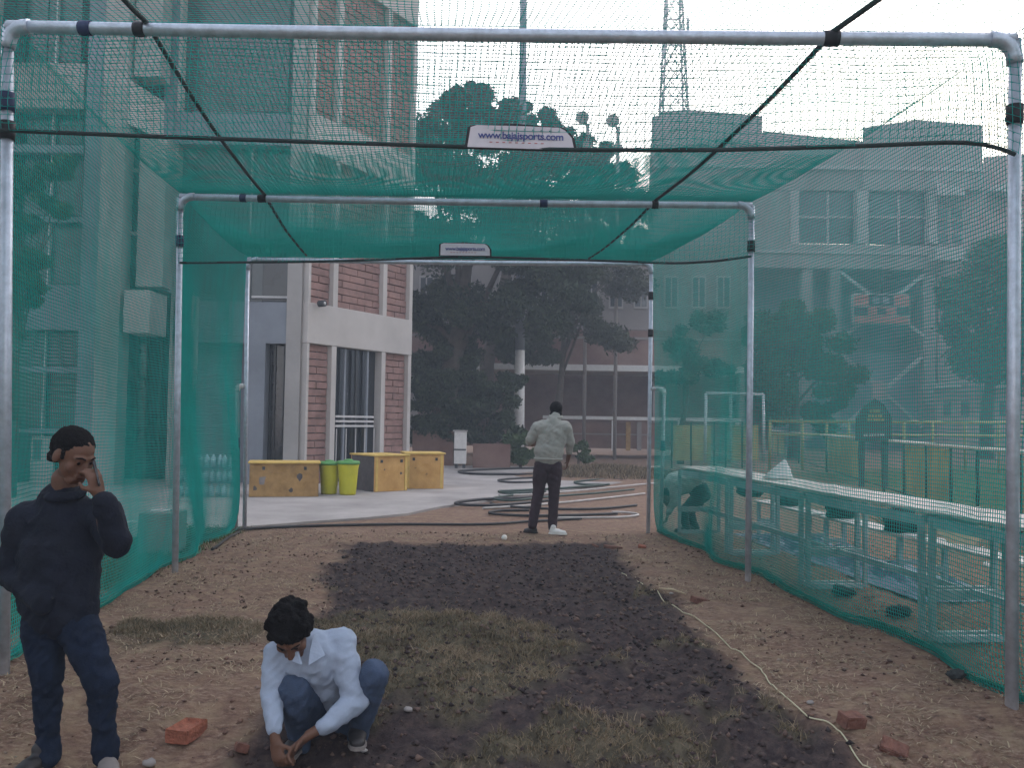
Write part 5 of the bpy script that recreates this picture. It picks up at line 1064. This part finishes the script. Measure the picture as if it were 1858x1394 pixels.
def f_sw(bm):
    Xx = (1,0,0)
    cap(bm, q(983, 778, .0), q(1022, 778, .0), .115, .115); cap(bm, q(1003, 785, -.0), q(996, 820, -.02), .195, .180, (1.08,.72), Xx); cap(bm, q(996, 820, -.02), q(995, 829, -.01), .182, .165, (1.12,.75), Xx); cap(bm, q(1004, 768, .0), q(1008, 757, .03), .10, .075)
    cap(bm, q(976, 776, .0), q(963, 797, .02), .083, .070); cap(bm, q(963, 797, .02), q(960, 803, .12), .068, .050); cap(bm, q(1027, 778, .0), q(1034, 802, .03), .083, .066); cap(bm, q(1034, 802, .03), q(1033, 820, .09), .064, .046)
sw = organic('sweater', f_sw, .011, M['sweater'], m3, 3, .010, 15, seed=4)
def f_c3(bm):
    for k in range(12):
        a0, a1 = k*math.pi/6, (k+1)*math.pi/6; c = q(1008, 756, .03); cap(bm, c+Vector((math.cos(a0)*.078, math.sin(a0)*.068, .02*math.sin(a0))), c+Vector((math.cos(a1)*.078, math.sin(a1)*.068, .02*math.sin(a1))), .023, .023)
organic('collar', f_c3, .010, M['sweater'], sw, 2)
def f_h3(bm):
    for k in range(14):
        a0, a1 = k*math.pi/7, (k+1)*math.pi/7; c = q(994.5, 833, -.01); cap(bm, c+Vector((math.cos(a0)*.185, math.sin(a0)*.125, 0)), c+Vector((math.cos(a1)*.185, math.sin(a1)*.125, 0)), .020, .020)
organic('hem_band', f_h3, .010, M['sweater'], sw, 2)
def f_t3(bm):
    cap(bm, q(985, 846, .0), q(1004, 846, .0), .118, .118, (1,.95)); cap(bm, q(982, 852, .0), q(976, 898, .02), .110, .078); cap(bm, q(976, 898, .02), q(966, 952, -.02), .074, .068); cap(bm, q(1006, 852, .0), q(1005, 898, .02), .110, .076); cap(bm, q(1005, 898, .02), q(1002, 956, .0), .073, .064)
organic('trousers', f_t3, .011, M['trouser'], m3, 3, .009, 14, seed=2)
a_ = q(972, 960, .0); a_.z = 0; shoe('shoe', a_+Vector((.02,0,0)), a_+Vector((-.16,.12,0)), M['shoe_dark'], m3, sole='shoe_dark'); a_ = q(996, 964, -.05); a_.z = .0; shoe('shoe', a_, a_+Vector((.24,-.06,0)), M['white'], m3, sole='white')

# ---- person bending behind the far right net
Y4 = 12.5; q = lambda x, y, dy=0: at(x, y, Y4+dy)
g4 = G(1240, 955, 0); m4 = thing('person', 'person in a pale shirt bending low behind the right net, beside the far hoop', 'person', (g4.x, Y4, 0))
M['shirt_grey'] = mat('pale_green_grey_shirt', (.36,.42,.38), .9, .1, 6)
M['shirt4'] = M['shirt_grey']
def f_b4(bm):
    global HP
    HP, _ = head(bm, q(1211, 905, -.08), Vector((-.35,-.35,-.85)), Vector((-.7,-.3,.4)), .95); cap(bm, q(1214, 893, -.03), q(1226, 880, .0), .055, .06); cap(bm, q(1228, 880, 0), q(1255, 870, .02), .12, .12)
    cap(bm, q(1218, 915, -.1), q(1212, 932, -.12), .034, .028); hand(bm, q(1212, 934, -.12), Vector((-.3,-.2,-1)), Vector((0,-1,0)), Vector((-1,0,-.2)), 1)
b4 = organic('body', f_b4, .010, M['skin'], m4, 2)
organic('hair', lambda bm: ell(bm, q(1208, 899, -.06), (.09,.095,.10)), .011, M['hair'], b4, 2, .005, 50)
def f_s4(bm):
    cap(bm, q(1228, 878, .0), q(1256, 872, .03), .17, .18, (1,.95)); cap(bm, q(1222, 890, -.08), q(1222, 912, -.12), .085, .070); cap(bm, q(1221, 912, -.12), q(1214, 928, -.12), .062, .045); cap(bm, q(1222, 890, .10), q(1216, 918, .08), .080, .055)
organic('shirt', f_s4, .012, M['shirt_grey'], m4, 3, .012, 12, seed=7)
def f_t4(bm):
    cap(bm, q(1268, 890, .0), q(1272, 896, .1), .145, .14); cap(bm, q(1270, 900, -.04), q(1240, 930, -.10), .095, .075); cap(bm, q(1240, 930, -.1), q(1246, 962, -.02), .068, .052); cap(bm, q(1274, 900, .1), q(1252, 928, .12), .095, .075); cap(bm, q(1252, 928, .12), q(1262, 962, .16), .068, .052)
organic('trousers', f_t4, .012, M['trouser'], m4, 3, .008, 14, seed=9)
for x, dy in ((1246, -.02), (1262, .16)): a_ = q(x, 968, dy); a_.z = 0; shoe('shoe', a_+Vector((.06,0,0)), a_+Vector((-.19,-.05,0)), M['shoe_dark'], m4, sole='shoe_dark')

# ================================================================== HAZE
hz_m = bpy.data.materials.new('haze_air'); hz_m.use_nodes = True; nn, ll = nodes_of(hz_m); nn.remove(nn['Principled BSDF'])
pvv = nn.new('ShaderNodeVolumePrincipled'); pvv.inputs['Color'].default_value = (.66,.80,.95,1); pvv.inputs['Density'].default_value = .0068; pvv.inputs['Anisotropy'].default_value = .2
ll.new(pvv.outputs[0], nn['Material Output'].inputs['Volume'])
hzb = MB().box((0, 440, 29), (2200, 1200, 62)).build('haze', hz_m); tag(hzb, kind='stuff')
